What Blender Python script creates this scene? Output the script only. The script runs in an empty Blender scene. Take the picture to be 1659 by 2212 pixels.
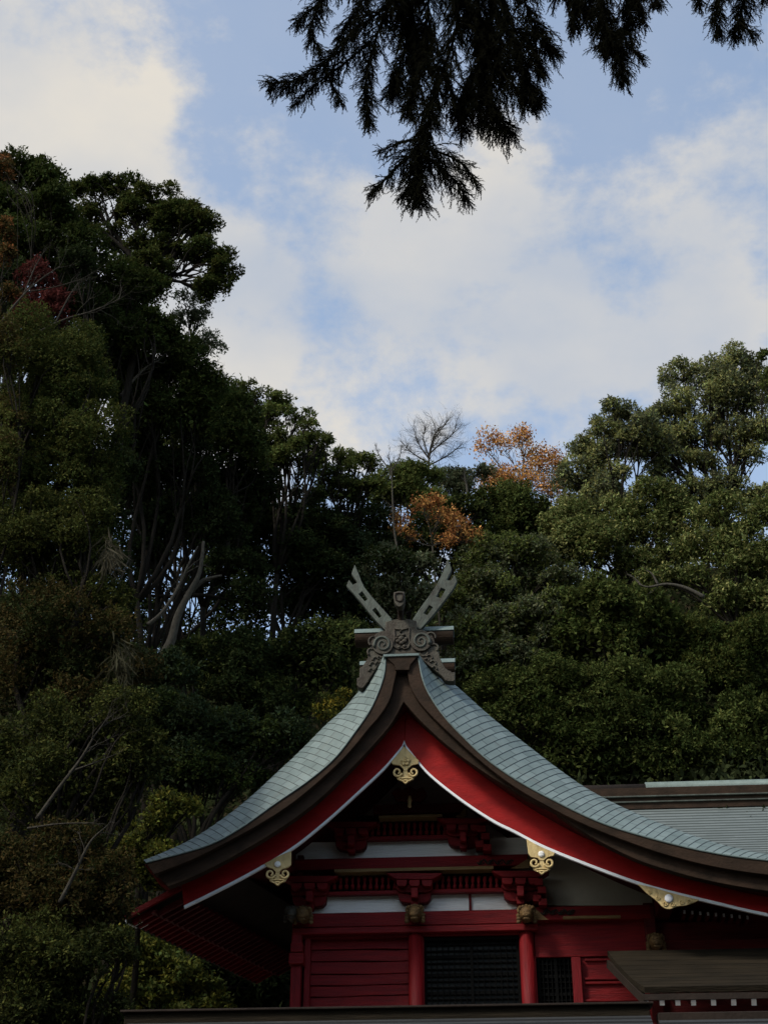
import bpy, math, random
import numpy as np
from mathutils import Vector
random.seed(7); rng = np.random.default_rng(11)
R = math.radians
sc = bpy.context.scene
C = sc.collection

# ------------------------------------------------------------------ camera
YAW, PITCH = R(4.5), R(30.4)
CAM = Vector((0, 0, 1.6))
cd = bpy.data.cameras.new('camera'); cam = bpy.data.objects.new('camera', cd); C.objects.link(cam)
cam.location = CAM; cam.rotation_euler = (R(90) + PITCH, 0, YAW)
cd.sensor_fit = 'VERTICAL'; cd.sensor_height = 36; cd.sensor_width = 27; cd.lens = 50
cd.clip_start = 0.1; cd.clip_end = 2000
sc.camera = cam
FW = Vector((-math.sin(YAW)*math.cos(PITCH), math.cos(YAW)*math.cos(PITCH), math.sin(PITCH)))
RT = Vector((math.cos(YAW), math.sin(YAW), 0)); UP = RT.cross(FW)
FPX = 3073.0
def ray(px, py): return FW*FPX + RT*(px-829.5) - UP*(py-1106)
def at(px, py, Y):                       # survey helper: point of the upright plane y = Y seen along a sight line
    r = ray(px, py); return CAM + r*((Y-CAM.y)/r.y)

# ------------------------------------------------------------------ light
SUN_EL, SUN_AZ = 43, 226                 # azimuth the light comes from, clockwise from +Y
w = bpy.data.worlds.new('World'); sc.world = w; w.use_nodes = True
nt = w.node_tree; N = nt.nodes; L = nt.links
for n in list(N): N.remove(n)
def wn(t, **k):
    n = N.new(t)
    for a, b in k.items(): setattr(n, a, b)
    return n
out = wn('ShaderNodeOutputWorld'); bg = wn('ShaderNodeBackground')
sky = wn('ShaderNodeTexSky', sky_type='NISHITA', sun_disc=False, sun_elevation=R(SUN_EL), sun_rotation=R(SUN_AZ))
sky.air_density = 1.0; sky.dust_density = 1.6; sky.ozone_density = 1.6
SKY_STR = 0.15
tc = wn('ShaderNodeTexCoord')
nz = wn('ShaderNodeTexNoise'); nz.inputs['Scale'].default_value = 5.4; nz.inputs['Detail'].default_value = 9; nz.inputs['Roughness'].default_value = 0.56; nz.inputs['Distortion'].default_value = 0.25
mp = wn('ShaderNodeMapping'); mp.inputs['Scale'].default_value = (1, 1, 1.5); mp.inputs['Location'].default_value = (0.35, 1.7, 0.2)
L.new(tc.outputs['Generated'], mp.inputs['Vector']); L.new(mp.outputs['Vector'], nz.inputs['Vector'])
def math_n(op, a, b=None, c=None, clamp=False):
    n = wn('ShaderNodeMath', operation=op); n.use_clamp = clamp
    for i, v in enumerate((a, b, c)):
        if v is None: continue
        if isinstance(v, (int, float)): n.inputs[i].default_value = v
        else: L.new(v, n.inputs[i])
    return n.outputs[0]
nz3 = wn('ShaderNodeTexNoise'); nz3.inputs['Scale'].default_value = 15; nz3.inputs['Detail'].default_value = 8; nz3.inputs['Roughness'].default_value = .62
L.new(mp.outputs['Vector'], nz3.inputs['Vector'])
acc = math_n('ADD', math_n('MULTIPLY', nz.outputs['Fac'], 2.4), math_n('MULTIPLY', math_n('SUBTRACT', nz3.outputs['Fac'], .5), 1.9))
# cloud banks (sight direction, angular size in degrees, weight): where the clouds and the blue gaps stand in this sky
banks = [((190,320),9.0,.60), ((330,520),6,.35), ((600,760),6,.45), ((900,600),3.4,.42), ((760,480),2.0,.12), ((1090,520),3.8,.40), ((850,800),5,.06),
         ((1500,500),3.2,.42), ((1260,690),4.0,.38), ((1600,600),4.5,.30), ((900,330),4,.15), ((1000,920),6,.14), ((1200,920),5,.10), ((1400,880),4,.12), ((1600,200),4.0,.34), ((60,40),3.5,.2),
         ((545,500),3.2,-.48), ((600,380),3,-.12), ((640,620),2.4,-.30), ((440,180),4.2,-.32), ((120,105),2.2,-.30), ((700,620),2.6,-.20), ((1290,330),5.5,-.22), ((1420,650),3.4,-.22), ((1150,900),4.5,-.12), ((1150,120),5,-.02), ((1080,660),2.5,-.05)]
for (p, ang, wt) in banks:
    d = ray(*p).normalized()
    dt = wn('ShaderNodeVectorMath', operation='DISTANCE'); L.new(tc.outputs['Generated'], dt.inputs[0]); dt.inputs[1].default_value = d
    s = math_n('DIVIDE', dt.outputs['Value'], R(ang)); s = math_n('MULTIPLY', s, s); s = math_n('MULTIPLY', s, -1.0); s = math_n('POWER', 2.718, s)
    acc = math_n('ADD', acc, math_n('MULTIPLY', s, wt))
mask = wn('ShaderNodeMapRange', interpolation_type='SMOOTHSTEP'); L.new(acc, mask.inputs['Value'])
mask.inputs['From Min'].default_value = 1.20; mask.inputs['From Max'].default_value = 1.92; mask.inputs['To Max'].default_value = 0.94; mask.inputs['To Min'].default_value = 0.24
nz2 = wn('ShaderNodeTexNoise'); nz2.inputs['Scale'].default_value = 5.0; nz2.inputs['Detail'].default_value = 6
L.new(mp.outputs['Vector'], nz2.inputs['Vector'])
cr = wn('ShaderNodeValToRGB'); L.new(nz2.outputs['Fac'], cr.inputs['Fac'])
cr.color_ramp.elements[0].position = .32; cr.color_ramp.elements[0].color = (.40,.43,.48,1)
cr.color_ramp.elements[1].position = .68; cr.color_ramp.elements[1].color = (.62,.575,.50,1)
skm = wn('ShaderNodeVectorMath', operation='MULTIPLY'); L.new(sky.outputs[0], skm.inputs[0]); skm.inputs[1].default_value = (SKY_STR*1.34, SKY_STR*1.40, SKY_STR*1.34)
mx = wn('ShaderNodeMix', data_type='RGBA'); L.new(mask.outputs[0], mx.inputs['Factor']); L.new(skm.outputs[0], mx.inputs['A']); L.new(cr.outputs[0], mx.inputs['B'])
L.new(mx.outputs['Result'], bg.inputs['Color']); bg.inputs['Strength'].default_value = 1.0
L.new(bg.outputs[0], out.inputs['Surface'])
sl = bpy.data.lights.new('sun', 'SUN'); so = bpy.data.objects.new('sun', sl); C.objects.link(so)
sl.energy = 2.4; sl.angle = R(10); sl.color = (1.0, .95, .88)
a = R(SUN_AZ); sd = Vector((math.sin(a)*math.cos(R(SUN_EL)), math.cos(a)*math.cos(R(SUN_EL)), math.sin(R(SUN_EL))))
so.rotation_euler = sd.to_track_quat('Z', 'Y').to_euler(); so.location = (0, 0, 60)
sc.view_settings.view_transform = 'Standard'; sc.view_settings.look = 'None'; sc.view_settings.gamma = 1
sc.view_settings.exposure = 0.40

# ------------------------------------------------------------------ materials
def mat(name, col, rough=.7, metal=0, noise=None, grain=None, bump=0.0, bscale=20, spec=.18, vary=.25, stretch=(1,1,1)):
    m = bpy.data.materials.new(name); m.use_nodes = True
    t = m.node_tree; b = t.nodes['Principled BSDF']
    b.inputs['Roughness'].default_value = rough; b.inputs['Metallic'].default_value = metal; b.inputs['Specular IOR Level'].default_value = spec
    co = t.nodes.new('ShaderNodeTexCoord'); mpp = t.nodes.new('ShaderNodeMapping'); mpp.inputs['Scale'].default_value = stretch
    t.links.new(co.outputs['Object'], mpp.inputs['Vector'])
    n1 = t.nodes.new('ShaderNodeTexNoise'); n1.inputs['Scale'].default_value = noise or 3; n1.inputs['Detail'].default_value = 8; n1.inputs['Roughness'].default_value = .65
    t.links.new(mpp.outputs[0], n1.inputs['Vector'])
    r = t.nodes.new('ShaderNodeValToRGB'); r.color_ramp.elements[0].position = .3; r.color_ramp.elements[1].position = .7
    c2 = grain or tuple(c*(1-vary) for c in col)
    r.color_ramp.elements[0].color = (*c2, 1); r.color_ramp.elements[1].color = (*col, 1)
    t.links.new(n1.outputs['Fac'], r.inputs['Fac']); t.links.new(r.outputs[0], b.inputs['Base Color'])
    if bump:
        n2 = t.nodes.new('ShaderNodeTexNoise'); n2.inputs['Scale'].default_value = bscale; n2.inputs['Detail'].default_value = 6
        t.links.new(mpp.outputs[0], n2.inputs['Vector'])
        bp = t.nodes.new('ShaderNodeBump'); bp.inputs['Strength'].default_value = bump; bp.inputs['Distance'].default_value = .03
        t.links.new(n2.outputs['Fac'], bp.inputs['Height']); t.links.new(bp.outputs[0], b.inputs['Normal'])
    return m
M = {}
M['red'] = mat('red_lacquered_wood', (.165,.004,.005), .6, grain=(.075,.002,.003), noise=2.2, bump=.5, bscale=9, stretch=(.6,1,7))
M['redv'] = mat('red_lacquered_upright', (.165,.004,.006), .6, grain=(.085,.002,.003), noise=2.2, bump=.4, bscale=9, stretch=(6,6,.7))
M['redb'] = mat('red_barge_sunlit', (.33,.008,.006), .6, grain=(.20,.004,.003), noise=1.6, bump=.25, bscale=14, stretch=(1,1,3))  # same red, brightened in colour for sun on the barge boards
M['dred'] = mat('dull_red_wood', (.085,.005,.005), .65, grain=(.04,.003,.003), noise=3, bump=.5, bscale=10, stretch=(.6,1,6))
M['white'] = mat('aged_white_board', (.86,.84,.78), .8, grain=(.68,.66,.60), noise=1.6, bump=.5, bscale=8, stretch=(.5,1,9), vary=.2)
M['plaster'] = mat('tan_plaster', (.40,.37,.30), .9, grain=(.30,.27,.21), noise=1.2)
M['trim'] = mat('white_trim_paint', (.80,.80,.80), .6, vary=.12)
M['gold'] = mat('gilded_wood', (.62,.47,.22), .55, metal=.1, grain=(.42,.30,.13), noise=5, bump=.5, bscale=22, stretch=(3,1,1))
M['ochre'] = mat('ochre_wood_edge', (.20,.125,.05), .6, grain=(.11,.065,.025), noise=4, bump=.4, stretch=(.5,1,6))
M['carve'] = mat('carved_brown_wood', (.16,.095,.035), .6, grain=(.05,.028,.012), noise=9, bump=.8, bscale=40)
M['brown'] = mat('brown_copper_fascia', (.040,.023,.014), .75, grain=(.015,.010,.006), noise=2.2, bump=.35, bscale=16, stretch=(1,1,1.5), spec=.10)
M['brownd'] = mat('dark_brown_fascia', (.026,.017,.012), .8, grain=(.013,.009,.006), noise=2.2, bump=.35, bscale=16)
M['crest'] = mat('weathered_bronze', (.068,.062,.046), .65, grain=(.034,.025,.018), noise=4.5, bump=.5, bscale=26, metal=.2)
M['chigi'] = mat('bronze_with_green_streaks', (.095,.112,.092), .65, grain=(.035,.030,.023), noise=3.2, bump=.4, bscale=24, metal=.2, stretch=(1,1,.6))
M['pat'] = mat('pale_green_copper', (.16,.20,.185), .6, grain=(.10,.13,.118), noise=3, bump=.2, metal=.1)
M['black'] = mat('black_lattice_wood', (.005,.005,.0045), .8, grain=(.003,.003,.003), spec=.03, noise=4, bump=.4)
M['paper'] = mat('dim_lattice_screen', (.022,.022,.015), .5, grain=(.005,.005,.004), noise=1.4, stretch=(4,1,2))
M['rooftop'] = mat('grey_shingle_roof', (.17,.18,.175), .75, grain=(.10,.10,.095), noise=2, bump=.4)
M['drk'] = mat('dark_wooden_roof', (.025,.019,.012), .9, grain=(.012,.010,.007), spec=.05, noise=3, bump=.5, bscale=14, stretch=(.4,1,3))
M['stone'] = mat('grey_stone', (.24,.23,.21), .9, noise=2, bump=.6)
M['soil'] = mat('forest_soil', (.035,.028,.016), 1, grain=(.018,.016,.009), noise=1.2, bump=1, bscale=4, spec=0)
M['gravel'] = mat('dark_gravel', (.07,.068,.058), 1, noise=6, bump=.8, bscale=60, spec=0)
M['bark'] = mat('dark_bark', (.017,.014,.010), .95, grain=(.009,.007,.005), noise=5, bump=1, bscale=16, spec=.1, stretch=(3,3,.8))
M['pbark'] = mat('pale_grey_bark', (.075,.067,.052), .9, grain=(.036,.031,.024), noise=6, bump=.9, bscale=14, spec=.1, stretch=(3,3,.8))
M['mbark'] = mat('grey_brown_bark', (.055,.048,.037), .9, grain=(.026,.022,.016), noise=6, bump=.9, bscale=14, spec=.1, stretch=(3,3,.8))
M['cedar'] = mat('dark_cedar_foliage', (.008,.008,.004), .9, grain=(.005,.005,.003), noise=8, spec=.02)

def leafmat(name, trans=.30, rough=.8, spec=.05):
    m = bpy.data.materials.new(name); m.use_nodes = True; t = m.node_tree; b = t.nodes['Principled BSDF']
    at_ = t.nodes.new('ShaderNodeAttribute'); at_.attribute_name = 'leafcol'
    t.links.new(at_.outputs['Color'], b.inputs['Base Color']); b.inputs['Roughness'].default_value = rough; b.inputs['Specular IOR Level'].default_value = spec
    tr = t.nodes.new('ShaderNodeBsdfTranslucent'); t.links.new(at_.outputs['Color'], tr.inputs['Color'])
    ms = t.nodes.new('ShaderNodeMixShader'); ms.inputs[0].default_value = trans
    t.links.new(b.outputs[0], ms.inputs[1]); t.links.new(tr.outputs[0], ms.inputs[2]); t.links.new(ms.outputs[0], t.nodes['Material Output'].inputs['Surface'])
    return m
M['leaf'] = leafmat('leaves')
M['needle'] = leafmat('cedar_needles', 0, 1, 0)

def tilemat(name, base, dark, line, lw=.04, jw=.05, jstr=.7, streak=.7):
    m = bpy.data.materials.new(name); m.use_nodes = True; t = m.node_tree; b = t.nodes['Principled BSDF']; l = t.links
    def mn(op, a, b_=None, clamp=False):
        n = t.nodes.new('ShaderNodeMath'); n.operation = op; n.use_clamp = clamp
        for i, v in enumerate((a, b_)):
            if v is None: continue
            if isinstance(v, (int, float)): n.inputs[i].default_value = v
            else: l.new(v, n.inputs[i])
        return n.outputs[0]
    uv = t.nodes.new('ShaderNodeUVMap'); sep = t.nodes.new('ShaderNodeSeparateXYZ'); l.new(uv.outputs[0], sep.inputs[0])
    U, V = sep.outputs[0], sep.outputs[1]
    fu = mn('FRACT', U); row = mn('FLOOR', U)
    ln = mn('GREATER_THAN', fu, 1-lw)
    jo = mn('LESS_THAN', mn('FRACT', mn('ADD', mn('MULTIPLY', V, 2.1), mn('MULTIPLY', row, .37))), jw)
    # each sheet of copper has its own tone
    sh = mn('FLOOR', mn('ADD', mn('MULTIPLY', V, 2.1), mn('MULTIPLY', row, .37)))
    cmb = t.nodes.new('ShaderNodeCombineXYZ'); l.new(row, cmb.inputs[0]); l.new(sh, cmb.inputs[1])
    wh = t.nodes.new('ShaderNodeTexWhiteNoise'); l.new(cmb.outputs[0], wh.inputs['Vector'])
    n1 = t.nodes.new('ShaderNodeTexNoise'); n1.inputs['Scale'].default_value = 2.2; n1.inputs['Detail'].default_value = 9; n1.inputs['Roughness'].default_value = .7
    co = t.nodes.new('ShaderNodeTexCoord'); l.new(co.outputs['Object'], n1.inputs['Vector'])
    n2 = t.nodes.new('ShaderNodeTexNoise'); n2.inputs['Scale'].default_value = 1.0; n2.inputs['Detail'].default_value = 6
    mp_ = t.nodes.new('ShaderNodeMapping'); mp_.inputs['Scale'].default_value = (.10, 4.5, 1); l.new(uv.outputs[0], mp_.inputs[0]); l.new(mp_.outputs[0], n2.inputs['Vector'])
    f = mn('ADD', mn('MULTIPLY', n1.outputs['Fac'], .9), mn('MULTIPLY', wh.outputs['Value'], .45)); f = mn('SUBTRACT', f, .22, True)
    st = mn('MULTIPLY', mn('SUBTRACT', n2.outputs['Fac'], .56, True), 3.2*streak, True)
    m1 = t.nodes.new('ShaderNodeMix'); m1.data_type = 'RGBA'; l.new(f, m1.inputs['Factor']); m1.inputs['A'].default_value = (*dark, 1); m1.inputs['B'].default_value = (*base, 1)
    m2 = t.nodes.new('ShaderNodeMix'); m2.data_type = 'RGBA'; l.new(st, m2.inputs['Factor']); l.new(m1.outputs['Result'], m2.inputs['A']); m2.inputs['B'].default_value = (.13,.115,.09,1)
    m3 = t.nodes.new('ShaderNodeMix'); m3.data_type = 'RGBA'; l.new(mn('MAXIMUM', ln, mn('MULTIPLY', jo, jstr)), m3.inputs['Factor']); l.new(m2.outputs['Result'], m3.inputs['A']); m3.inputs['B'].default_value = (*line, 1)
    l.new(m3.outputs['Result'], b.inputs['Base Color']); b.inputs['Roughness'].default_value = .6; b.inputs['Metallic'].default_value = .08
    return m
M['tile'] = tilemat('green_copper_tiles', (.195,.240,.222), (.085,.115,.103), (.012,.014,.012))
M['tile2'] = tilemat('grey_green_shingles', (.155,.175,.165), (.10,.118,.110), (.05,.058,.053), lw=.22, jw=.02, jstr=.3, streak=0)
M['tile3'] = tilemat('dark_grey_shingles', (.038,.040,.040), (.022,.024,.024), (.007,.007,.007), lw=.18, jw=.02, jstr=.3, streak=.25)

# ------------------------------------------------------------------ object helpers
def tag(o, label=None, cat=None, group=None, kind=None):
    for k, v in (('label', label), ('category', cat), ('group', group), ('kind', kind)):
        if v: o[k] = v
    return o
def thing(name, label, cat, loc=(0,0,0), group=None):
    o = bpy.data.objects.new(name, None); C.objects.link(o); o.location = loc; o.empty_display_size = .3
    return tag(o, label, cat, group)
def link(name, me, m, parent=None, smooth=False):
    o = bpy.data.objects.new(name, me); C.objects.link(o)
    if m is not None and not me.materials: me.materials.append(m)
    if smooth: me.polygons.foreach_set('use_smooth', [True]*len(me.polygons))
    if parent is not None:
        o.parent = parent
        P = parent
        off = Vector((0,0,0))
        while P is not None: off += P.location; P = P.parent
        o.location = -off          # meshes are in world coordinates; the thing's Empty sits at its base
    return o
class MB:
    def __init__(s): s.v = []; s.f = []
    def box(s, x0, x1, y0, y1, z0, z1):
        b = len(s.v)
        s.v += [(x0,y0,z0),(x1,y0,z0),(x1,y1,z0),(x0,y1,z0),(x0,y0,z1),(x1,y0,z1),(x1,y1,z1),(x0,y1,z1)]
        s.f += [(b,b+3,b+2,b+1),(b+4,b+5,b+6,b+7),(b,b+1,b+5,b+4),(b+1,b+2,b+6,b+5),(b+2,b+3,b+7,b+6),(b+3,b,b+4,b+7)]
        return s
    def obox(s, a, b_, wx, wz, up=Vector((0,0,1))):      # bar from a to b_
        a = Vector(a); b_ = Vector(b_); d = (b_-a).normalized(); sx = d.cross(up).normalized()*wx/2; sz = sx.cross(d).normalized()*wz/2
        k = len(s.v)
        for p in (a, b_): s.v += [tuple(p-sx-sz), tuple(p+sx-sz), tuple(p+sx+sz), tuple(p-sx+sz)]
        s.f += [(k,k+1,k+2,k+3),(k+7,k+6,k+5,k+4),(k,k+4,k+5,k+1),(k+1,k+5,k+6,k+2),(k+2,k+6,k+7,k+3),(k+3,k+7,k+4,k)]
        return s
    def tube(s, pts, rad, n=8, cap=True):
        pts = [Vector(p) for p in pts]; k = len(pts)
        if isinstance(rad, (int, float)): rad = [rad]*k
        pa = None; base = len(s.v)
        for i, p in enumerate(pts):
            d = (pts[min(i+1,k-1)]-pts[max(i-1,0)])
            if d.length < 1e-9: d = Vector((0,0,1))
            d.normalize()
            if pa is None: pa = d.orthogonal().normalized()
            pa = (pa-d*pa.dot(d)); pa = pa.normalized() if pa.length > 1e-6 else d.orthogonal().normalized()
            pb = d.cross(pa)
            for j in range(n):
                t = 2*math.pi*j/n; s.v.append(tuple(p+(pa*math.cos(t)+pb*math.sin(t))*rad[i]))
        for i in range(k-1):
            for j in range(n):
                a = base+i*n+j; b = base+i*n+(j+1)%n; s.f.append((a, b, b+n, a+n))
        if cap and n > 2:
            s.f.append(tuple(base+j for j in reversed(range(n)))); s.f.append(tuple(base+(k-1)*n+j for j in range(n)))
        return s
    def ball(s, c, r, n=8, m=6):
        c = Vector(c); r = r if not isinstance(r, (int, float)) else (r, r, r); b = len(s.v)
        for i in range(m+1):
            ph = math.pi*i/m
            for j in range(n):
                t = 2*math.pi*j/n; s.v.append((c.x+r[0]*math.sin(ph)*math.cos(t), c.y+r[1]*math.sin(ph)*math.sin(t), c.z+r[2]*math.cos(ph)))
        for i in range(m):
            for j in range(n): s.f.append((b+i*n+j, b+(i+1)*n+j, b+(i+1)*n+(j+1)%n, b+i*n+(j+1)%n))
        return s
    def add(s, me):
        b = len(s.v); s.v += [tuple(v.co) for v in me.vertices]; s.f += [tuple(b+i for i in p.vertices) for p in me.polygons]; return s
    def build(s, name, m, parent=None, smooth=False, bevel=0):
        me = bpy.data.meshes.new(name); me.from_pydata(s.v, [], s.f); me.validate(); me.update()
        o = link(name, me, m, parent, smooth)
        if bevel:
            md = o.modifiers.new('bevel', 'BEVEL'); md.width = bevel; md.segments = 2; md.limit_method = 'ANGLE'
        return o
def cr_spline(pts, k=6):
    pts = [Vector(p) for p in pts]; o = []
    for i in range(len(pts)-1):
        p0 = pts[max(i-1,0)]; p1 = pts[i]; p2 = pts[i+1]; p3 = pts[min(i+2,len(pts)-1)]
        for j in range(k):
            t = j/k; o.append(.5*((2*p1)+(p2-p0)*t+(2*p0-5*p1+4*p2-p3)*t*t+(3*p1-p0-3*p2+p3)*t*t*t))
    o.append(pts[-1]); return o
def plate_mesh(outlines, y0, y1, bev=0.0):          # outlines: lists of (x, z); solid between y0 and y1, holes kept
    cu = bpy.data.curves.new('c', 'CURVE'); cu.dimensions = '2D'; cu.fill_mode = 'BOTH'; cu.extrude = (y1-y0)/2-bev
    if bev: cu.bevel_depth = bev; cu.bevel_resolution = 1; cu.offset = -bev
    for ol in outlines:
        sp = cu.splines.new('POLY'); sp.points.add(len(ol)-1); sp.use_cyclic_u = True
        for i, q in enumerate(ol): sp.points[i].co = (q[0], q[1], 0, 1)
    ob = bpy.data.objects.new('c', cu); C.objects.link(ob)
    dg = bpy.context.evaluated_depsgraph_get(); dg.update()
    me = bpy.data.meshes.new_from_object(ob.evaluated_get(dg))
    bpy.data.objects.remove(ob); bpy.data.curves.remove(cu)
    ym = (y0+y1)/2
    for v in me.vertices: x, y, z = v.co; v.co = (x, ym-z, y)
    me.update(); return me
def px2(pts, Y): return [(lambda p: (p.x, p.z))(at(x, y, Y)) for x, y in pts]
def plate(name, outlines, Y, th, m, parent, bev=0.0, smooth=False):   # outlines surveyed on plane Y
    if not isinstance(outlines[0][0], (tuple, list)): outlines = [outlines]
    me = plate_mesh([px2(o, Y) for o in outlines], Y, Y+th, bev); me.name = name
    return link(name, me, m, parent, smooth)
def pbox(mb, x0, y0, x1, y1, Y, th):                # upright box surveyed on plane Y
    xm, ym = (x0+x1)/2, (y0+y1)/2
    mb.box(at(x0,ym,Y).x, at(x1,ym,Y).x, Y, Y+th, at(xm,y1,Y).z, at(xm,y0,Y).z); return mb
def part(name, x0, y0, x1, y1, Y, th, m, parent, bevel=.012):
    return pbox(MB(), x0, y0, x1, y1, Y, th).build(name, m, parent, bevel=bevel)
def z1(pts): return [(709.8+.2046*x, 1172.7+.2046*y) for x, y in pts]

# ------------------------------------------------------------------ ground and hill
def H(x, y):
    t = min(max((y-36)/27, 0), 1); top = 29-6.0*math.exp(-((x+12)/6)**2)
    back = 5.5+top*t**.9 if y > 36 else 0
    if y > 63: back = 5.5+top-(y-63)*.35
    u = min(max((-x-8.0)/20, 0), 1); left = 23*u**.9*min(max((y-4)/14, 0), 1)
    ter = 5.0*min(max((y-23.5)/.6, 0), 1)
    h = max(back, left, ter if x > -14 else 0) 
    if h > 5.6: h += .5*math.sin(x*.5+y*.23)+.35*math.sin(x*.9-y*.7)
    r = math.hypot(x, y)
    if r > 130: h = h*max(0, 1-(r-130)/80)
    return max(h, 0)
def gridmesh(name, xs, ys, hf, m, kind='structure'):
    mb = MB(); nx = len(xs)
    for y in ys:
        for x in xs: mb.v.append((x, y, hf(x, y)))
    for j in range(len(ys)-1):
        for i in range(nx-1): a = j*nx+i; mb.f.append((a, a+1, a+nx+1, a+nx))
    o = mb.build(name, m, smooth=True); tag(o, kind=kind); return o
def seq(a, b, s): return [a+i*s for i in range(int((b-a)/s)+1)]
gridmesh('ground', [-900,-400,-200]+seq(-60,60,20)+[200,400,900], [-900,-300,-100,-40,0,20,60,200,500,900], lambda x, y: -.05, M['gravel'])
gridmesh('hill', [-220,-150]+seq(-110,110,2.5)+[150,220], seq(3,98,1.0)+[110,130,160,200,230], lambda x, y: H(x, y)-.06 if H(x,y) > .02 else -.6, M['soil'])
o = MB().box(-13.5, 40, 24.0, 36.5, -.3, 5.0).build('terrace', M['stone']); tag(o, kind='structure')

# ------------------------------------------------------------------ the shrine
YV = 26.2            # plane of the front verge of the roof
YB = 26.9            # plane of the barge boards
YW = 28.5            # plane of the gable wall
shrine = thing('shrine_hall', 'red shrine hall with curved green copper gable roof, gilded pendants and forked roof finials', 'shrine', (0.3, YW, 5.0))

VL = [(833,1420),(828,1464),(803,1527),(766,1583),(722,1639),(666,1687),(595,1736),(517,1791),(443,1829),(316,1864)]
SL = [(826,1424),(796,1466),(746,1528),(703,1567),(651,1620),(604,1664),(541,1722),(480,1770),(408,1817),(313,1863)]
VR = [(904,1423),(914,1470),(931,1507),(961,1550),(998,1590),(1051,1640),(1118,1687),(1199,1731),(1299,1778),(1419,1815),(1541,1843),(1659,1859),(1800,1870)]
SR = [(911,1420),(950,1455),(990,1486),(1030,1522),(1075,1561),(1135,1607),(1196,1654),(1268,1704),(1355,1749),(1460,1792),(1575,1830),(1690,1852),(1830,1866)]
UL = [(857,1449),(851,1475),(843,1508),(824,1541),(798,1572),(747,1633),(684,1692),(617,1745),(532,1797),(420,1855),(333,1889)]
UR = [(880,1449),(886,1480),(900,1508),(918,1531),(945,1559),(986,1598),(1051,1655),(1118,1704),(1199,1750),(1276,1787),(1366,1822),(1441,1847),(1541,1872),(1659,1890),(1800,1901)]
LL = [(872,1516),(844,1565),(803,1613),(747,1672),(681,1734),(606,1789),(517,1843),(431,1888),(364,1916)]
LR = [(872,1516),(914,1563),(974,1617),(1051,1672),(1132,1721),(1199,1756),(1276,1807),(1366,1853),(1441,1879),(1541,1905),(1659,1925),(1800,1940)]
TL = [(873,1606),(829,1658),(766,1717),(699,1777),(629,1832),(547,1881),(469,1922),(398,1957)]
TR = [(873,1606),(898,1637),(931,1674),(998,1727),(1065,1771),(1111,1794),(1177,1828),(1276,1868),(1375,1904),(1441,1923),(1541,1947),(1659,1974),(1800,1994)]
RL = [(876,1536),(829,1592),(766,1654),(699,1716),(629,1775),(547,1828),(469,1872),(392,1908)]
RR = [(876,1536),(921,1578),(978,1626),(1051,1682),(1132,1737),(1199,1777),(1299,1827),(1441,1886),(1541,1912),(1659,1938),(1800,1955)]
def sp2(pts, k=6): return [(v.x, v.y) for v in cr_spline([(x, y, 0) for x, y in pts], k)]
def sp3(pts, Y, k=8): return cr_spline([at(x, y, Y) for x, y in pts], k)
def resample(c, n):
    d = [0]
    for i in range(1, len(c)): d.append(d[-1]+(c[i]-c[i-1]).length)
    o = []; j = 0
    for i in range(n):
        t = d[-1]*i/(n-1)
        while j < len(d)-2 and d[j+1] < t: j += 1
        o.append(c[j].lerp(c[j+1], (t-d[j])/max(d[j+1]-d[j], 1e-9)))
    return o, d[-1]
DEP, YEND = 1.4, 35.5
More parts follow.
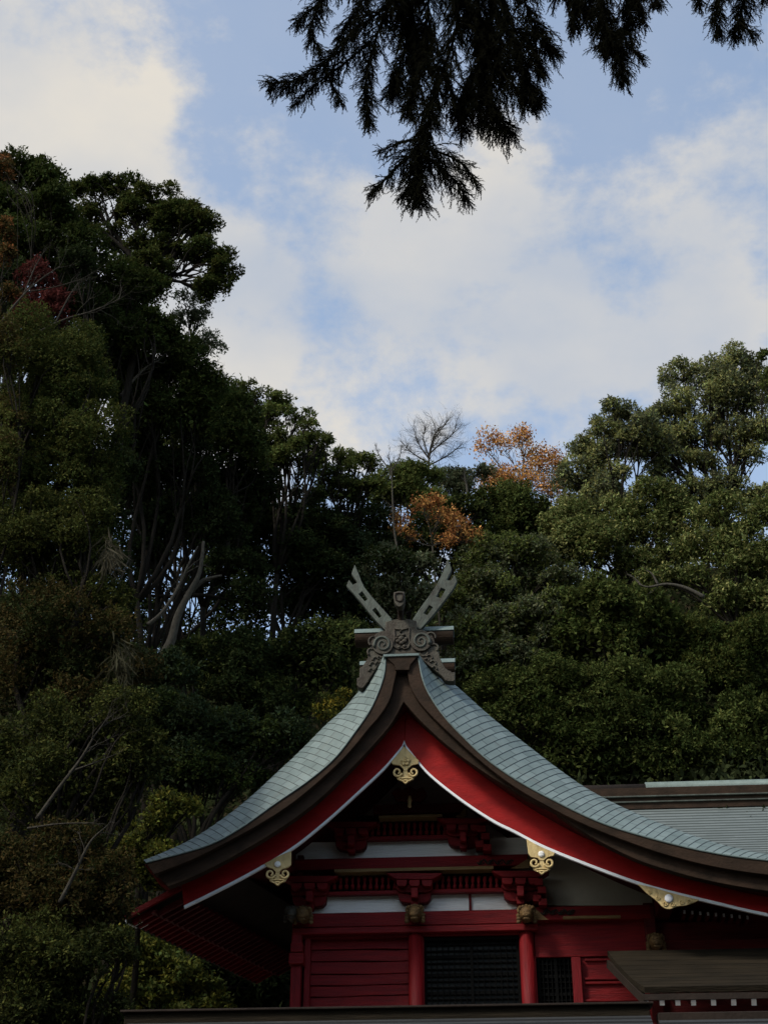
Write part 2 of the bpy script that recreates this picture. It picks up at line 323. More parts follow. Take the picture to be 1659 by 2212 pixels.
def roof_side(name, Vp, Sp, spacing, flip):
    Vc = cr_spline([at(x, y, YV) for x, y in Vp], 10); Sc = cr_spline([at(x, y, YV+DEP) for x, y in Sp], 10)
    # equal steps along the verge, the same parameter on the crest line
    d = [0]
    for i in range(1, len(Vc)): d.append(d[-1]+(Vc[i]-Vc[i-1]).length)
    n = int(d[-1]/spacing)
    def pick(c, t):
        j = 0
        while j < len(d)-2 and d[j+1] < t: j += 1
        return c[j].lerp(c[j+1], (t-d[j])/max(d[j+1]-d[j], 1e-9))
    ts = [k/9 for k in range(10)]+[1.35, 2.2, 3.5, (YEND-YV)/DEP]
    rows = []
    for i in range(n+1):
        v = pick(Vc, d[-1]*i/n); s_ = pick(Sc, d[-1]*i/n); r = []
        for t in ts:
            if t <= 1:
                g = .42*(2*t-t*t)+.58*t; r.append(Vector((v.x+(s_.x-v.x)*g, v.y+DEP*t, v.z+(s_.z-v.z)*g)))
            else: r.append(Vector((s_.x, YV+DEP*t, s_.z)))
        rows.append(r)
    mb = MB(); uvs = []
    K = len(ts)
    for i in range(n):
        top = rows[i]; bot = rows[i+1]; b = len(mb.v)
        nrm = []
        for k in range(K):
            du = bot[k]-top[k]; dv = bot[min(k+1,K-1)]-bot[max(k-1,0)]
            nn = du.cross(dv).normalized()
            if nn.z < 0: nn = -nn
            nrm.append(nn)
        arc = [0]
        for k in range(1, K): arc.append(arc[-1]+(bot[k]-bot[k-1]).length)
        for k in range(K): mb.v.append(tuple(top[k]))
        for k in range(K): mb.v.append(tuple(bot[k]+nrm[k]*.008))
        for k in range(K): mb.v.append(tuple(bot[k]-nrm[k]*.002))
        for k in range(K-1):
            mb.f.append((b+k, b+k+1, b+K+k+1, b+K+k)); uvs += [(i+.001, arc[k]), (i+.001, arc[k+1]), (i+.999, arc[k+1]), (i+.999, arc[k])]
            mb.f.append((b+K+k, b+K+k+1, b+2*K+k+1, b+2*K+k)); uvs += [(i+.95, arc[k]), (i+.95, arc[k+1]), (i+.99, arc[k+1]), (i+.99, arc[k])]
    me = bpy.data.meshes.new(name); me.from_pydata(mb.v, [], mb.f)
    ul = me.uv_layers.new(name='UVMap'); ul.data.foreach_set('uv', [c for q in uvs for c in q]); me.update()
    o = link(name, me, M['tile'], shrine)
    lip = MB().tube([p+Vector((0,-.01,.0)) for p in Vc], .016, 6).build('edge_strip', M['pat'], o)
    return [r[9] for r in rows]
crestL = roof_side('roof_slope', VL, SL, .155, False)
crestR = roof_side('roof_slope', VR, SR, .155, True)
# solid body of the roof under the copper
RX = lambda P: px2(sp2(P), YB)
bodyR = RX(RR); bodyL = RX(RL)
vL = [(p.x, p.z-.02) for p in sp3(VL, YV)]; vR = [(p.x, p.z-.02) for p in sp3(VR, YV)]
ol = list(reversed(vL))+vR+list(reversed(bodyR))+bodyL
link('roof_body', plate_mesh([ol], YV+.26, YV+DEP), M['dred'], shrine)
sL = [(p.x, p.z-.05) for p in crestL]; sR = [(p.x, p.z-.05) for p in crestR]
ol = list(reversed(sL))+sR+list(reversed(bodyR))+bodyL
link('roof_body', plate_mesh([ol], YV+DEP+.002, YEND-.02), M['dred'], shrine)
# the two brown fascias, the lower one set back
top_pl = [(830,1419),(904,1419)]
ou = list(reversed(sp2(VL)))+sp2(VR)+list(reversed(sp2(UR)))+sp2(UL)
plate('verge_fascia', ou, YV, .26, M['brown'], shrine, .008)
oi = list(reversed(sp2(UL)))+sp2(UR)+list(reversed(sp2(LR)))+sp2(LL)
# inner fascia reaches up behind the upper one
def shift(P, dx, dy): return [(x+dx, y+dy) for x, y in P]
oi = list(reversed(shift(sp2(UL),0,-6)))+shift(sp2(UR),0,-6)+list(reversed(sp2(LR)))+sp2(LL)[1:]
plate('verge_fascia', oi, YV+.15, .20, M['brown'], shrine, .008)
# head block under the crest
plate('ridge_end_block', [(831,1414),(903,1414),(893,1428),(886,1436),(884,1447),(854,1447),(852,1436),(843,1428)], YV-.06, .2, M['brown'], shrine, .006)
part('ridge_end_cap', 828, 1412, 905, 1417, YV-.09, .3, M['pat'], shrine, .004)
# barge boards, one for each side, meeting at the apex, each with its white trim
def barge(Rp, Tp, sgn):
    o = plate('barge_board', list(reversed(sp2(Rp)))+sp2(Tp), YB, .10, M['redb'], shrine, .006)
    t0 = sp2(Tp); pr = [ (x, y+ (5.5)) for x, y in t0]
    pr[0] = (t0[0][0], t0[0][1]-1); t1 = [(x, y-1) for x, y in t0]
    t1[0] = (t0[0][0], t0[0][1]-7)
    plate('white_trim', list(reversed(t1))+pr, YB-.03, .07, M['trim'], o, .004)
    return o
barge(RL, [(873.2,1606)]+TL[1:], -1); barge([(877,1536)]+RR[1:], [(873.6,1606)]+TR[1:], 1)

# ridge, crest, finials
zr = at(868, 1419, YV).z
xm = at(868, 1419, YV).x
MB().box(xm-.30, xm+.30, YV+.75, YEND, zr-.25, zr+.32).build('ridge_box', M['brown'], shrine, bevel=.02)
MB().tube([(xm, YV+.8, zr+.38), (xm, YEND, zr+.38)], .25, 14).build('ridge_cap', M['pat'], shrine, smooth=True)
YC = 26.75
crest_o = [(600,925),(598,835),(640,822),(700,808),(728,800),(740,812),(765,818),(800,815),(820,800),(860,808),(925,822),(932,915),
 (985,915),(1035,935),(1085,965),(1112,1010),(1122,1070),(1152,1110),(1165,1150),(1172,1205),(1196,1258),(1226,1315),(1262,1345),(1290,1350),(1292,1366),(1332,1362),(1334,1440),(1322,1462),(1270,1462),(1230,1452),(1190,1400),(1100,1330),(950,1205),
 (600,1205),(520,1300),(430,1440),(392,1500),(360,1535),(318,1528),(298,1500),(300,1425),(325,1420),(328,1320),(352,1312),(395,1245),(420,1205),(408,1170),(430,1130),(440,1110),(436,1060),(460,1005),(500,960),(550,930)]
crest = plate('ridge_crest', z1(crest_o), YC, .22, M['crest'], shrine, .012)
def spiral(cx, cy, r0, r1, turns, a0, sgn, Y, w0, w1, n=46, sc_=.2046, org=(709.8,1172.7)):
    pts = []; rad = []
    for i in range(n):
        t = i/(n-1); a = a0+sgn*turns*2*math.pi*t; r = r0+(r1-r0)*t
        q = at(org[0]+sc_*(cx+r*math.cos(a)), org[1]+sc_*(cy+r*math.sin(a)), Y); pts.append(q); rad.append((w0+(w1-w0)*t))
    return pts, rad
for cx, cy, sg in ((572,1072,1), (975,1040,-1)):
    c = at(*z1([(cx,cy)])[0], YC-.06)
    mb = MB().tube([c, c+Vector((0,.07,0))], .218, 28)
    o = mb.build('volute', M['crest'], crest, bevel=.012)
    p, r = spiral(cx, cy, 92, 12, 1.75, math.pi*(.9 if sg > 0 else .1), sg, YC-.065, .030, .016)
    MB().tube(p, r, 8).build('spiral_rib', M['chigi'], o, smooth=True)
# cloud scrolls on the flanks of the crest
for (cx, cy, r0, a0, tr, sg) in ((1085,1000,55,-2.6,.45,1),(1120,1110,42,-2.4,.55,1),(1000,1150,50,.2,.45,1),(1065,1215,36,-2.8,.5,1),(1105,1275,34,-2.8,.5,1),(1040,1240,22,-2.8,.5,1),(1120,1330,28,-2.8,.5,1),
                              (480,1035,60,2.2,.4,1),(450,1150,40,2.2,.5,1),(560,1160,55,0.3,.45,1),(500,1235,34,3.0,.5,1),(470,1290,34,3.0,.5,1),(520,1270,20,3.0,.5,1),(455,1350,28,3.0,.5,1),(540,1215,24,3.0,.5,1)):
    p, r = spiral(cx, cy, r0, r0*.75, tr, a0, sg, YC-.01, .026, .018, 18)
    MB().tube(p, r, 7).build('cloud_scroll', M['crest'], crest, smooth=True)
fr = z1([(690,905),(760,912),(775,920),(790,912),(850,900),(848,1000),(862,1060),(840,1110),(800,1122),(775,1105),(740,1122),(700,1100),(684,1060),(700,1000),(690,905)])
MB().tube([at(x, y, YC-.015) for x, y in fr], .022, 7).build('shield_frame', M['crest'], crest, smooth=True)
mb = MB()
for (x, y, r) in ((765,1010,.075),(735,1040,.06),(800,1040,.065),(770,1060,.06),(820,1015,.05),(740,985,.05),(790,975,.045),(745,1105,.05),(800,1095,.05),(762,940,.03),(720,1010,.04)):
    mb.ball(at(*z1([(x,y)])[0], YC-.005), (r, .05, r*.8), 10, 7)
mb.build('flower_relief', M['crest'], crest, smooth=True)
# forked finials (chigi) with two cut slots each
chl = [(275,230),(300,285),(322,335),(345,400),(380,470),(450,560),(540,660),(668,800),(640,900),(598,925),(540,865),(450,765),(350,640),(250,520),(190,450),(215,390),(258,445),(262,438),(303,418),(300,405),(242,322)]
hl = [[(318,540),(352,512),(417,590),(383,616)],[(462,708),(493,684),(567,770),(533,792)]]
chr_ = [(1255,170),(1275,215),(1298,268),(1292,300),(1248,385),(1255,395),(1292,395),(1300,380),(1328,340),(1355,402),(1312,490),(1200,640),(1100,765),(972,912),(935,905),(888,805),(960,695),(1060,560),(1140,440),(1190,340),(1222,265)]
hr = [[(1135,565),(1187,474),(1236,490),(1182,582)],[(1000,742),(1062,660),(1103,676),(1040,762)]]
for o_, h_ in ((chl, hl), (chr_, hr)):
    plate('forked_finial', [z1(o_)]+[z1(h) for h in h_], YC+.24, .12, M['chigi'], shrine, .008)
# ridge-end tube with shield-shaped face, rising out of the crest towards the front
p0 = at(*z1([(762,812)])[0], YC+.1); p1 = at(*z1([(752,640)])[0], YC-.3)
MB().tube([p0-Vector((0,0,.1)), p0, p0.lerp(p1,.5)+Vector((0,.06,0)), p1], [.07,.065,.06,.07], 12).build('horn_stem', M['brownd'], shrine, smooth=True)
hd = plate('horn_face', z1([(690,520),(745,508),(800,515),(806,570),(795,640),(770,668),(745,675),(715,662),(692,620),(684,560)]), YC-.42, .22, M['crest'], shrine, .012)
MB().tube([at(x, y, YC-.43) for x, y in z1([(705,535),(745,528),(782,532),(785,570),(776,610),(745,618),(712,600),(703,560),(705,535)])], .018, 6).build('face_rim', M['brownd'], hd, smooth=True)
# ridge logs
for i, (Yl, yz) in enumerate(((27.35, 1010), (29.4, 1340))):
    if i == 0: a = at(*z1([(286,1022)])[0], Yl); b = at(*z1([(1318,978)])[0], Yl)
    else: b = at(*z1([(1332,1318)])[0], Yl); a = Vector((b.x-2.12, b.y, b.z))
    zc = (a.z+b.z)/2; a.z = b.z = zc; rr = .19
    lg = MB().tube([a, b], rr, 24).build('ridge_log', M['brown'], shrine, bevel=.012)
    mb = MB(); nseg = 14; aa = [R(14)+R(150)*k/nseg for k in range(nseg+1)]
    for X in (a.x-.012, b.x+.012):
        for rad_ in (rr+.002, rr+.022):
            for q in aa: mb.v.append((X, a.y-math.cos(q)*rad_, zc+math.sin(q)*rad_))
    n1 = nseg+1
    for k in range(nseg):
        mb.f.append((n1+k, n1+k+1, 3*n1+k+1, 3*n1+k)); mb.f.append((k, 2*n1+k, 2*n1+k+1, k+1))
        mb.f.append((k, k+1, n1+k+1, n1+k)); mb.f.append((2*n1+k, 3*n1+k, 3*n1+k+1, 2*n1+k+1))
    mb.f.append((0, n1, 3*n1, 2*n1)); mb.f.append((nseg, 2*n1+nseg, 3*n1+nseg, n1+nseg))
    mb.build('log_top_shell', M['pat'], lg)  # paler half-shell over the upper side of the log

# gilded pendants on the barge boards
def pendant(top, cx, y0, Y, stud=None, off=16.5):
    o = plate('gilded_pendant', top, Y, .05, M['gold'], shrine, .006)
    for sg in (-1, 1):       # one open volute on each side of the stem
        pts = []; n = 34
        for i in range(n):
            t = i/(n-1); a = R(165-t*430); rr = 10.2-7.0*t
            pts.append(at(cx+sg*(off+rr*math.cos(a)), y0+rr*math.sin(a), Y-.004))
        MB().tube(pts, [.027-.008*i/n for i in range(n)], 8).build('volute', M['gold'], o, smooth=True)
    plate('foot', [(cx-3.5,y0-12),(cx+3.5,y0-12),(cx+5,y0),(cx+7,y0+7),(cx+20,y0+9),(cx+17,y0+16),(cx+8,y0+20),(cx,y0+26),(cx-8,y0+20),(cx-17,y0+16),(cx-20,y0+9),(cx-7,y0+7),(cx-5,y0)], Y+.012, .035, M['gold'], o, .005)
    for k in range(3):
        f = 1-.2*k; yy = y0+4+k*5.5; w = 19*f
        pts = [(cx-w, yy+4), (cx-w*.55, yy+9), (cx, yy+8.5-k*.5), (cx+w*.55, yy+9), (cx+w, yy+4)] if k < 2 else [(cx-w*.8, yy+2), (cx-w*.4, yy+5), (cx, yy+9), (cx+w*.4, yy+5), (cx+w*.8, yy+2)]
        c = sp2(pts, 4); MB().tube([at(x, y, Y-.002) for x, y in c], [.010+.009*math.sin(math.pi*i/(len(c)-1)) for i in range(len(c))], 7).build('chevron', M['gold'], o, smooth=True)
    if stud:
        MB().ball(at(*stud, Y-.012), (.062,.025,.062), 14, 8).build('white_stud', M['white'], o, smooth=True)
    return o
YG = YB-.06
pendant([(873,1612),(885,1624),(905,1643),(903,1650),(890,1653),(881,1660),(880,1665),(872,1665),(871,1660),(862,1653),(848,1651),(845,1645),(862,1626)], 876, 1668, YG, None, 17)
c = at(876, 1645, YG-.02); mb = MB()
for k in range(5):
    a = k*2*math.pi/5+.3; mb.ball(c+Vector((math.cos(a)*.055, 0, math.sin(a)*.055)), (.042,.03,.042), 8, 6)
mb.ball(c+Vector((0,-.02,0)), (.03,.03,.03), 8, 6)
mb.build('flower_boss', M['gold'], [q for q in shrine.children if q.name.startswith('gilded_pendant')][0], smooth=True)
pendant([(629,1838),(629,1868),(622,1874),(610,1877),(604,1884),(596,1884),(590,1877),(578,1873),(571,1866),(600,1850)], 600, 1888, YG, (600,1867), 15.5)
pendant([(1137,1812),(1160,1826),(1198,1842),(1196,1848),(1182,1852),(1174,1859),(1166,1859),(1160,1853),(1146,1851),(1141,1844)], 1170, 1864, YG, (1169,1845), 15.5)
lowp = plate('gilded_pendant', sp2([(1378,1910),(1395,1928),(1408,1938),(1420,1948),(1432,1960),(1446,1964),(1462,1958),(1480,1956),(1498,1950),(1510,1944)],3)+[(1470,1934),(1440,1926),(1410,1917)], YG, .05, M['gold'], shrine, .006)
MB().ball(at(1444, 1941, YG-.02), (.08,.035,.08), 14, 8).build('white_stud', M['trim'], lowp, smooth=True)
for (x, y, r) in ((1402,1926,5),(1420,1939,5),(1436,1952,6),(1452,1953,6),(1472,1948,6),(1488,1946,5)):
    pts = [at(x+r*(1-t/20)*math.cos(t*.5), y+r*(1-t/20)*math.sin(t*.5), YG-.01) for t in range(16)]
    MB().tube(pts, .010, 5).build('scroll', M['gold'], lowp, smooth=True)

# ---- gable wall
Y0 = YW
# plaster backing following the roof, then the framing in front
pf = px2(sp2(RL), YB); pr = px2(sp2(RR), YB)
zb = at(900, 1968, Y0).z
xl = at(640, 1960, Y0).x; xr = at(1500, 1960, Y0).x
prof = list(reversed(pf))+pr
prof = [(x, z+.02) for x, z in prof if xl-.1 < x < xr+.1]
link('gable_wall', plate_mesh([[(prof[0][0], zb)]+prof+[(prof[-1][0], zb)]], Y0+1.30, Y0+1.42), M['white'], shrine)
plate('plaster_panel', [(1150,1956),(1410,1956),(1404,1925),(1330,1893),(1240,1856),(1150,1820)], Y0+.24, .06, M['plaster'], shrine)
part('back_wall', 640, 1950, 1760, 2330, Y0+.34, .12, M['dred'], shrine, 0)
MB().box(at(640,2000,Y0).x-.02, at(640,2000,Y0).x+.1, Y0+.05, YEND-1.0, 5.0, zb+1.2).build('side_wall', M['dred'], shrine)
# purlins that carry the roof out to the barge boards
for (x, y, r) in ((876,1560,.13),(600,1812,.14),(1168,1790,.14),(1444,1905,.14)):
    p = at(x, y+14, YB+.12); MB().box(p.x-r, p.x+r, YB+.11, Y0+.3, p.z-r*1.2, p.z+r*1.0).build('purlin', M['dred'], shrine, bevel=.01)
def beam(name, x0, y0, x1, y1, dy=0, th=.22, m='red', bev=.015): return part(name, x0, y0, x1, y1, Y0+dy, th, M[m], shrine, bev)
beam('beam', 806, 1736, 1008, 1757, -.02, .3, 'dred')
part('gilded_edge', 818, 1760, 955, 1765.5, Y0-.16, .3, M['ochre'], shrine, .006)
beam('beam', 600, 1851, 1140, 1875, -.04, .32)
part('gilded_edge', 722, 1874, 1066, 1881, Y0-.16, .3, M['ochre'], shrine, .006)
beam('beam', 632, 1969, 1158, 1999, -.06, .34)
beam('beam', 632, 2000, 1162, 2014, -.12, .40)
plate('beam_end_wedge', [(983,1764),(1007,1764),(1007,1743),(1000,1750),(994,1758)], Y0-.05, .03, M['ochre'], shrine)
plate('beam_end_wedge', [(1103,1876),(1142,1876),(1152,1850),(1138,1856),(1120,1868)], Y0-.07, .03, M['ochre'], shrine)
# white boards
part('white_board', 640, 1815, 1140, 1851, Y0+.22, .06, M['white'], shrine, 0)
part('white_board', 650, 1931, 1130, 1969, Y0+.22, .06, M['white'], shrine, 0)
part('strut', 1012.5, 1930, 1018, 1970, Y0+.16, .08, M['red'], shrine, .004)
# spindle rows (turned struts with a rail)
def spindles(x0, x1, yt, yb, step, skip=()):
    rl = part('spindle_rail', x0, yb, x1, yb+8, Y0+.02, .16, M['red'], shrine, .008)
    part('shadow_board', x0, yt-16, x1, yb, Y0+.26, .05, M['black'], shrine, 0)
    x = x0+step/2
    while x < x1:
        if not any(a < x < b for a, b in skip):
            p = at(x, yb, Y0+.08); q = at(x, yt, Y0+.08); h = q.z-p.z
            MB().tube([p, p+Vector((0,0,h*.3)), p+Vector((0,0,h*.45)), p+Vector((0,0,h*.7)), q], [.042,.042,.02,.04,.03], 8).build('spindle', M['red'], rl, smooth=True)
        x += step
spindles(772, 986, 1776, 1805, 13)
spindles(690, 1108, 1893, 1922, 13, ((858,934),))
# bracket sets
def bracket(cx, cy, s, name='bracket_set', m='red', half=0):
    root = plate('bracket_set', [(cx-s*1.72,cy-s),(cx+s*1.72,cy-s),(cx+s*1.55,cy-s*.86),(cx+s*1.08,cy-s*.62),(cx-s*1.08,cy-s*.62),(cx-s*1.55,cy-s*.86)], Y0-.20, .34, M[m], shrine, .008)
    for k in (-.78, 0, .78):
        pbx = [(cx+s*(k-.32),cy-s*.58),(cx+s*(k+.32),cy-s*.58),(cx+s*(k+.32),cy-s*.34),(cx+s*(k+.22),cy-s*.20),(cx+s*(k-.22),cy-s*.20),(cx+s*(k-.32),cy-s*.34)]
        plate('bearing_block', pbx, Y0-.34+abs(k)*.1, .34, M[m], root, .006)
    plate('bracket_arm', [(cx-s*1.12,cy-s*.24),(cx+s*1.12,cy-s*.24),(cx+s*1.12,cy-s*.02),(cx+s*.92,cy+s*.14),(cx+s*.60,cy+s*.18),(cx-s*.60,cy+s*.18),(cx-s*.92,cy+s*.14),(cx-s*1.12,cy-s*.02)], Y0-.10, .28, M[m], root, .008)
    plate('bracket_arm', [(cx-s*1.02,cy+s*.20),(cx-s*.5,cy+s*.2),(cx-s*.30,cy+s*.36),(cx+s*.30,cy+s*.36),(cx+s*.5,cy+s*.2),(cx+s*1.02,cy+s*.20),(cx+s*.98,cy+s*.56),(cx+s*.80,cy+s*.76),(cx+s*.45,cy+s*.84),(cx-s*.45,cy+s*.84),(cx-s*.80,cy+s*.76),(cx-s*.98,cy+s*.56)], Y0-.03, .24, M[m], root, .008)
    plate('bearing_block', [(cx-s*.2,cy-s*.1),(cx+s*.2,cy-s*.1),(cx+s*.2,cy+s*.5),(cx-s*.2,cy+s*.5)], Y0-.42, .40, M[m], root, .006)
    plate('bearing_block', [(cx-s*.26,cy+s*.55),(cx+s*.26,cy+s*.55),(cx+s*.20,cy+s*.98),(cx-s*.20,cy+s*.98)], Y0-.24, .26, M[m], root, .006)
    return root
bracket(895, 1921, 35); bracket(1124, 1917, 36); bracket(668, 1928, 36)
bracket(1000, 1800, 33); bracket(758, 1808, 33)
# stepped blocks at the outer side of the right sets
for (x, y) in ((1040,1790),(1048,1806),(1036,1822),(1052,1830),(1163,1905),(1170,1922),(1160,1940),(1172,1948)):
    part('bearing_block', x-9, y-7, x+9, y+7, Y0-.28, .4, M['red'], shrine, .008)
# pointed block and little vase under the apex
plate('vase_block', [(846,1712),(858,1700),(868,1706),(884,1698),(900,1706),(912,1700),(922,1714),(908,1730),(896,1727),(884,1736),(872,1727),(858,1730)], Y0-.1, .2, M['dred'], shrine, .01)
p = at(885, 1745, Y0-.34)
MB().tube([p+Vector((0,0,z)) for z in (0,.03,.07,.12,.16,.20,.25)], [.02,.045,.03,.04,.05,.035,.03], 12).build('hanging_boss', M['gold'], shrine, smooth=True)
# carved beam nose scrolls
def carving(x0, x1, yc, am, Y, m):
    n = 40; mb = MB()
    mb.tube([at(x0+(x1-x0)*i/n, yc+am*math.sin(i*.62), Y) for i in range(n+1)], [.012+.008*abs(math.sin(i*.5)) for i in range(n+1)], 6)
    for k in range(4):
        xx = x0+(x1-x0)*(k+.5)/4; mb.tube([at(xx+am*1.3*(1-t/14)*math.cos(t*.6), yc+am*1.2*(1-t/14)*math.sin(t*.6), Y) for t in range(12)], .011, 5)
    return mb.build('scroll_carving', m, shrine, smooth=True)
carving(1030, 1108, 1862, 5, Y0-.045, M['brownd'])
carving(1168, 1240, 1970, 5, Y0-.085, M['brownd'])
# carved animal heads under the brackets: muzzle, brow, ears, curls
def beast(x, y, s, m='carve'):
    c = at(x, y, Y0-.30); k = s*.0092
    mb = MB(); mb.tube([c+Vector((0,.30,.2*k)), c+Vector((0,.05,.1*k)), c+Vector((0,-.14,-.05*k)), c+Vector((0,-.22,-.25*k))], [k*.85,k*.9,k*.7,k*.45], 12)
    mb.ball(c+Vector((0,-.20,-.35*k)), (k*.55,k*.4,k*.32), 10, 7); mb.ball(c+Vector((0,-.18,-.75*k)), (k*.45,k*.3,k*.2), 10, 6)
    for sg in (-1, 1):
        mb.ball(c+Vector((sg*k*.38,-.16,.28*k)), (k*.24,k*.2,k*.2), 8, 6); mb.ball(c+Vector((sg*k*.85,-.02,.45*k)), (k*.22,k*.2,k*.4), 8, 6)
        for j in range(3): mb.ball(c+Vector((sg*k*(.9),.02,(-.1-.35*j)*k)), (k*.28,k*.25,k*.24), 8, 6)
    for j in range(-2, 3): mb.ball(c+Vector((j*k*.34,-.05,.82*k-abs(j)*.08*k)), (k*.26,k*.26,k*.24), 8, 6)
    return mb.build('carved_beast_head', M[m], shrine, smooth=True)
beast(896, 1974, 19); beast(1137, 1975, 19); beast(1416, 2035, 18); b_ = beast(655, 1977, 19); beast(632, 1975, 17, 'crest')
# ---- lower storey framing
part('end_post', 628, 2004, 650, 2200, Y0-.10, .26, M['redv'], shrine, .012)
part('post_collar', 624, 2058, 656, 2082, Y0-.20, .42, M['red'], shrine, .015)
part('post_collar', 628, 2036, 654, 2057, Y0-.16, .36, M['red'], shrine, .015)
for (x, w_) in ((897,16),(1136,16)):
    p = at(x, 2010, Y0-.02); MB().tube([(p.x, Y0+.08, p.z+.05), (p.x, Y0+.08, 5.0)], w_*.0092, 20).build('column', M['redv'], shrine, smooth=True)
part('beam', 652, 2014, 1122, 2023, Y0+.02, .2, M['red'], shrine, .01)
# plank wall of wavy boards
px0, px1 = 668, 882
pw = part('plank_wall', 655, 2014, 884, 2300, Y0+.24, .06, M['dred'], shrine, 0)
yy = 2024
hts = [30, 25, 27, 24, 24, 26, 24, 24]
for i, h in enumerate(hts):
    a_ = at(px0, yy, Y0+.14); b2 = at(px0, yy+h-1.5, Y0+.14); x1_ = at(px1, yy, Y0+.14).x
    mb = MB(); n = 24; zt, zb_ = a_.z, b2.z
    for j in range(n+1):
        t = j/n; x = a_.x+(x1_-a_.x)*t; wv = .010*math.sin(t*4+i)+.004*math.sin(t*11+i*2)
        for (y, z) in ((Y0+.235, zt+wv), (Y0+.19, zt+wv), (Y0+.165, zb_+wv+.03), (Y0+.165, zb_+wv+.005), (Y0+.235, zb_+wv+.005)): mb.v.append((x, y, z))
    for j in range(n):
        for k in range(4): q = j*5+k; mb.f.append((q, q+5, q+6, q+1))
    mb.build('plank', M['red'], pw); yy += h
part('panel_stile', 655, 2024, 668, 2300, Y0+.05, .2, M['redv'], shrine, .01)
part('panel_stile', 913, 2024, 917, 2300, Y0+.05, .2, M['redv'], shrine, .01)
# lattice door
dr = part('lattice_door', 916, 2022, 1124, 2300, Y0+.22, .04, M['paper'], shrine, 0)
def lattice(x0, x1, y0, y1, nx, ny, par, Y):
    mb = MB()
    for i in range(nx+1): x = x0+(x1-x0)*i/nx; w_ = 3.2 if i in (0, nx//2, nx) else 1.1; pbox(mb, x-w_, y0, x+w_, y1, Y, .05)
    mb.build('lattice_bars', M['black'], par)
    mb = MB()
    for j in range(ny+1): y = y0+(y1-y0)*j/ny; w_ = 3.4 if j % 3 == 0 else 1.2; pbox(mb, x0, y-w_, x1, y+w_, Y+.02, .05)
    mb.build('lattice_rails', M['black'], par)
lattice(919, 1121, 2027, 2210, 16, 14, dr, Y0+.14)
part('door_head', 916, 2024, 1124, 2030, Y0+.08, .14, M['black'], shrine, .005)
# bay to the right
part('wall_panel', 1154, 1989, 1408, 2066, Y0+.10, .2, M['red'], shrine, .008)
part('panel_stile', 1152, 2066, 1163, 2300, Y0+.04, .2, M['redv'], shrine, .01)
wn_ = part('lattice_window', 1163, 2066, 1242, 2300, Y0+.22, .05, M['black'], shrine, 0)
lattice(1165, 1240, 2070, 2200, 8, 10, wn_, Y0+.15)
part('panel_stile', 1241, 2067, 1261, 2300, Y0+.02, .24, M['redv'], shrine, .01)
part('wall_panel', 1261, 2067, 1420, 2300, Y0+.16, .1, M['red'], shrine, 0)
for y in (2072, 2113, 2122, 2160): part('rail', 1263, y-2.5, 1420, y+2.5, Y0+.10, .1, M['red'], shrine, .008)
part('wall_panel', 1409, 1990, 1760, 2300, Y0+.14, .1, M['dred'], shrine, 0)
part('carved_beam', 1154, 1957, 1405, 1986, Y0-.06, .3, M['red'], shrine, .012)
plate('beam_end_wedge', [(1154,1960),(1160,1966),(1170,1976),(1184,1987),(1154,1987)], Y0-.09, .03, M['ochre'], shrine)
part('gilded_edge', 1216, 1978, 1340, 1983.5, Y0-.14, .1, M['ochre'], shrine, .004)
part('corner_post', 1404, 1950, 1428, 2300, Y0-.05, .3, M['dred'], shrine, .012)
part('beam', 1428, 2028, 1760, 2062, Y0-.02, .2, M['dred'], shrine, .01)
# white-tipped rafter ends deep under the right eave
for i in range(9):
    x = 1478+i*17; y = 1970+i*1.5
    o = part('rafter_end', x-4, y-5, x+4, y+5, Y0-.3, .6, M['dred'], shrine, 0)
    part('white_tip', x-2.2, y-4, x+2.2, y+3, Y0-.33, .028, M['trim'], o, 0)

# ---- left eave with two tiers of rafters, seen from below
def left_eave():
    n0 = at(272, 1992, 27.4); n1 = at(408, 1918, 27.4)             # front edge, low tip and high end
    f0 = at(548, 2128, 33.0); f0.z = n0.z+.02
    dirn = (f0-n0); run = n1-n0
    up = Vector((0,0,1))
    root = MB()
    a, b, c_, d = n0, n1+run*.6, n1+run*.6+dirn, f0
    for p in (a, b, c_, d): root.v.append(tuple(p+up*.10))
    for p in (a, b, c_, d): root.v.append(tuple(p+up*.04))
    root.f += [(0,1,2,3),(7,6,5,4),(0,4,5,1),(1,5,6,2),(2,6,7,3),(3,7,4,0)]
    ro = root.build('eave_board', M['brownd'], shrine)  # dark brown stands in for the shade of the soffit
    MB().obox(n0-dirn.normalized()*.05+up*.07, n1+run*.6-dirn.normalized()*.05+up*.07, .10, .10).build('eave_edge', M['red'], ro)
    MB().obox(n0+up*.02+run.normalized()*.03, f0+up*.02+run.normalized()*.03, .07, .08).build('eave_fillet', M['brownd'], ro)
    MB().obox(n0+up*.03, n0+dirn*.075+up*.03, .03, .10).build('white_tip', M['trim'], ro)
    nr = 26
    for i in range(nr):
        q = n0+dirn*((i+.6)/nr)
        for (s0, s1, dz, mm) in ((.06, .44, -.03, 'red'), (.46, .95, -.13, 'dred')):  # inner tier in darker red, carrying the dimness under the eave
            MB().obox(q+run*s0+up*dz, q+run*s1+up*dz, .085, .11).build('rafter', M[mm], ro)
        if i < 2:
            p = q+run*.05+up*-.02; MB().obox(p+dirn.normalized()*.08, p+dirn.normalized()*.08+run*.12, .02, .10).build('white_tip', M['white'], ro)
    k = run*.44
    MB().obox(n0+k-up*.09, f0+k-up*.09, .10, .06).build('eave_fillet', M['dred'], ro)
left_eave()

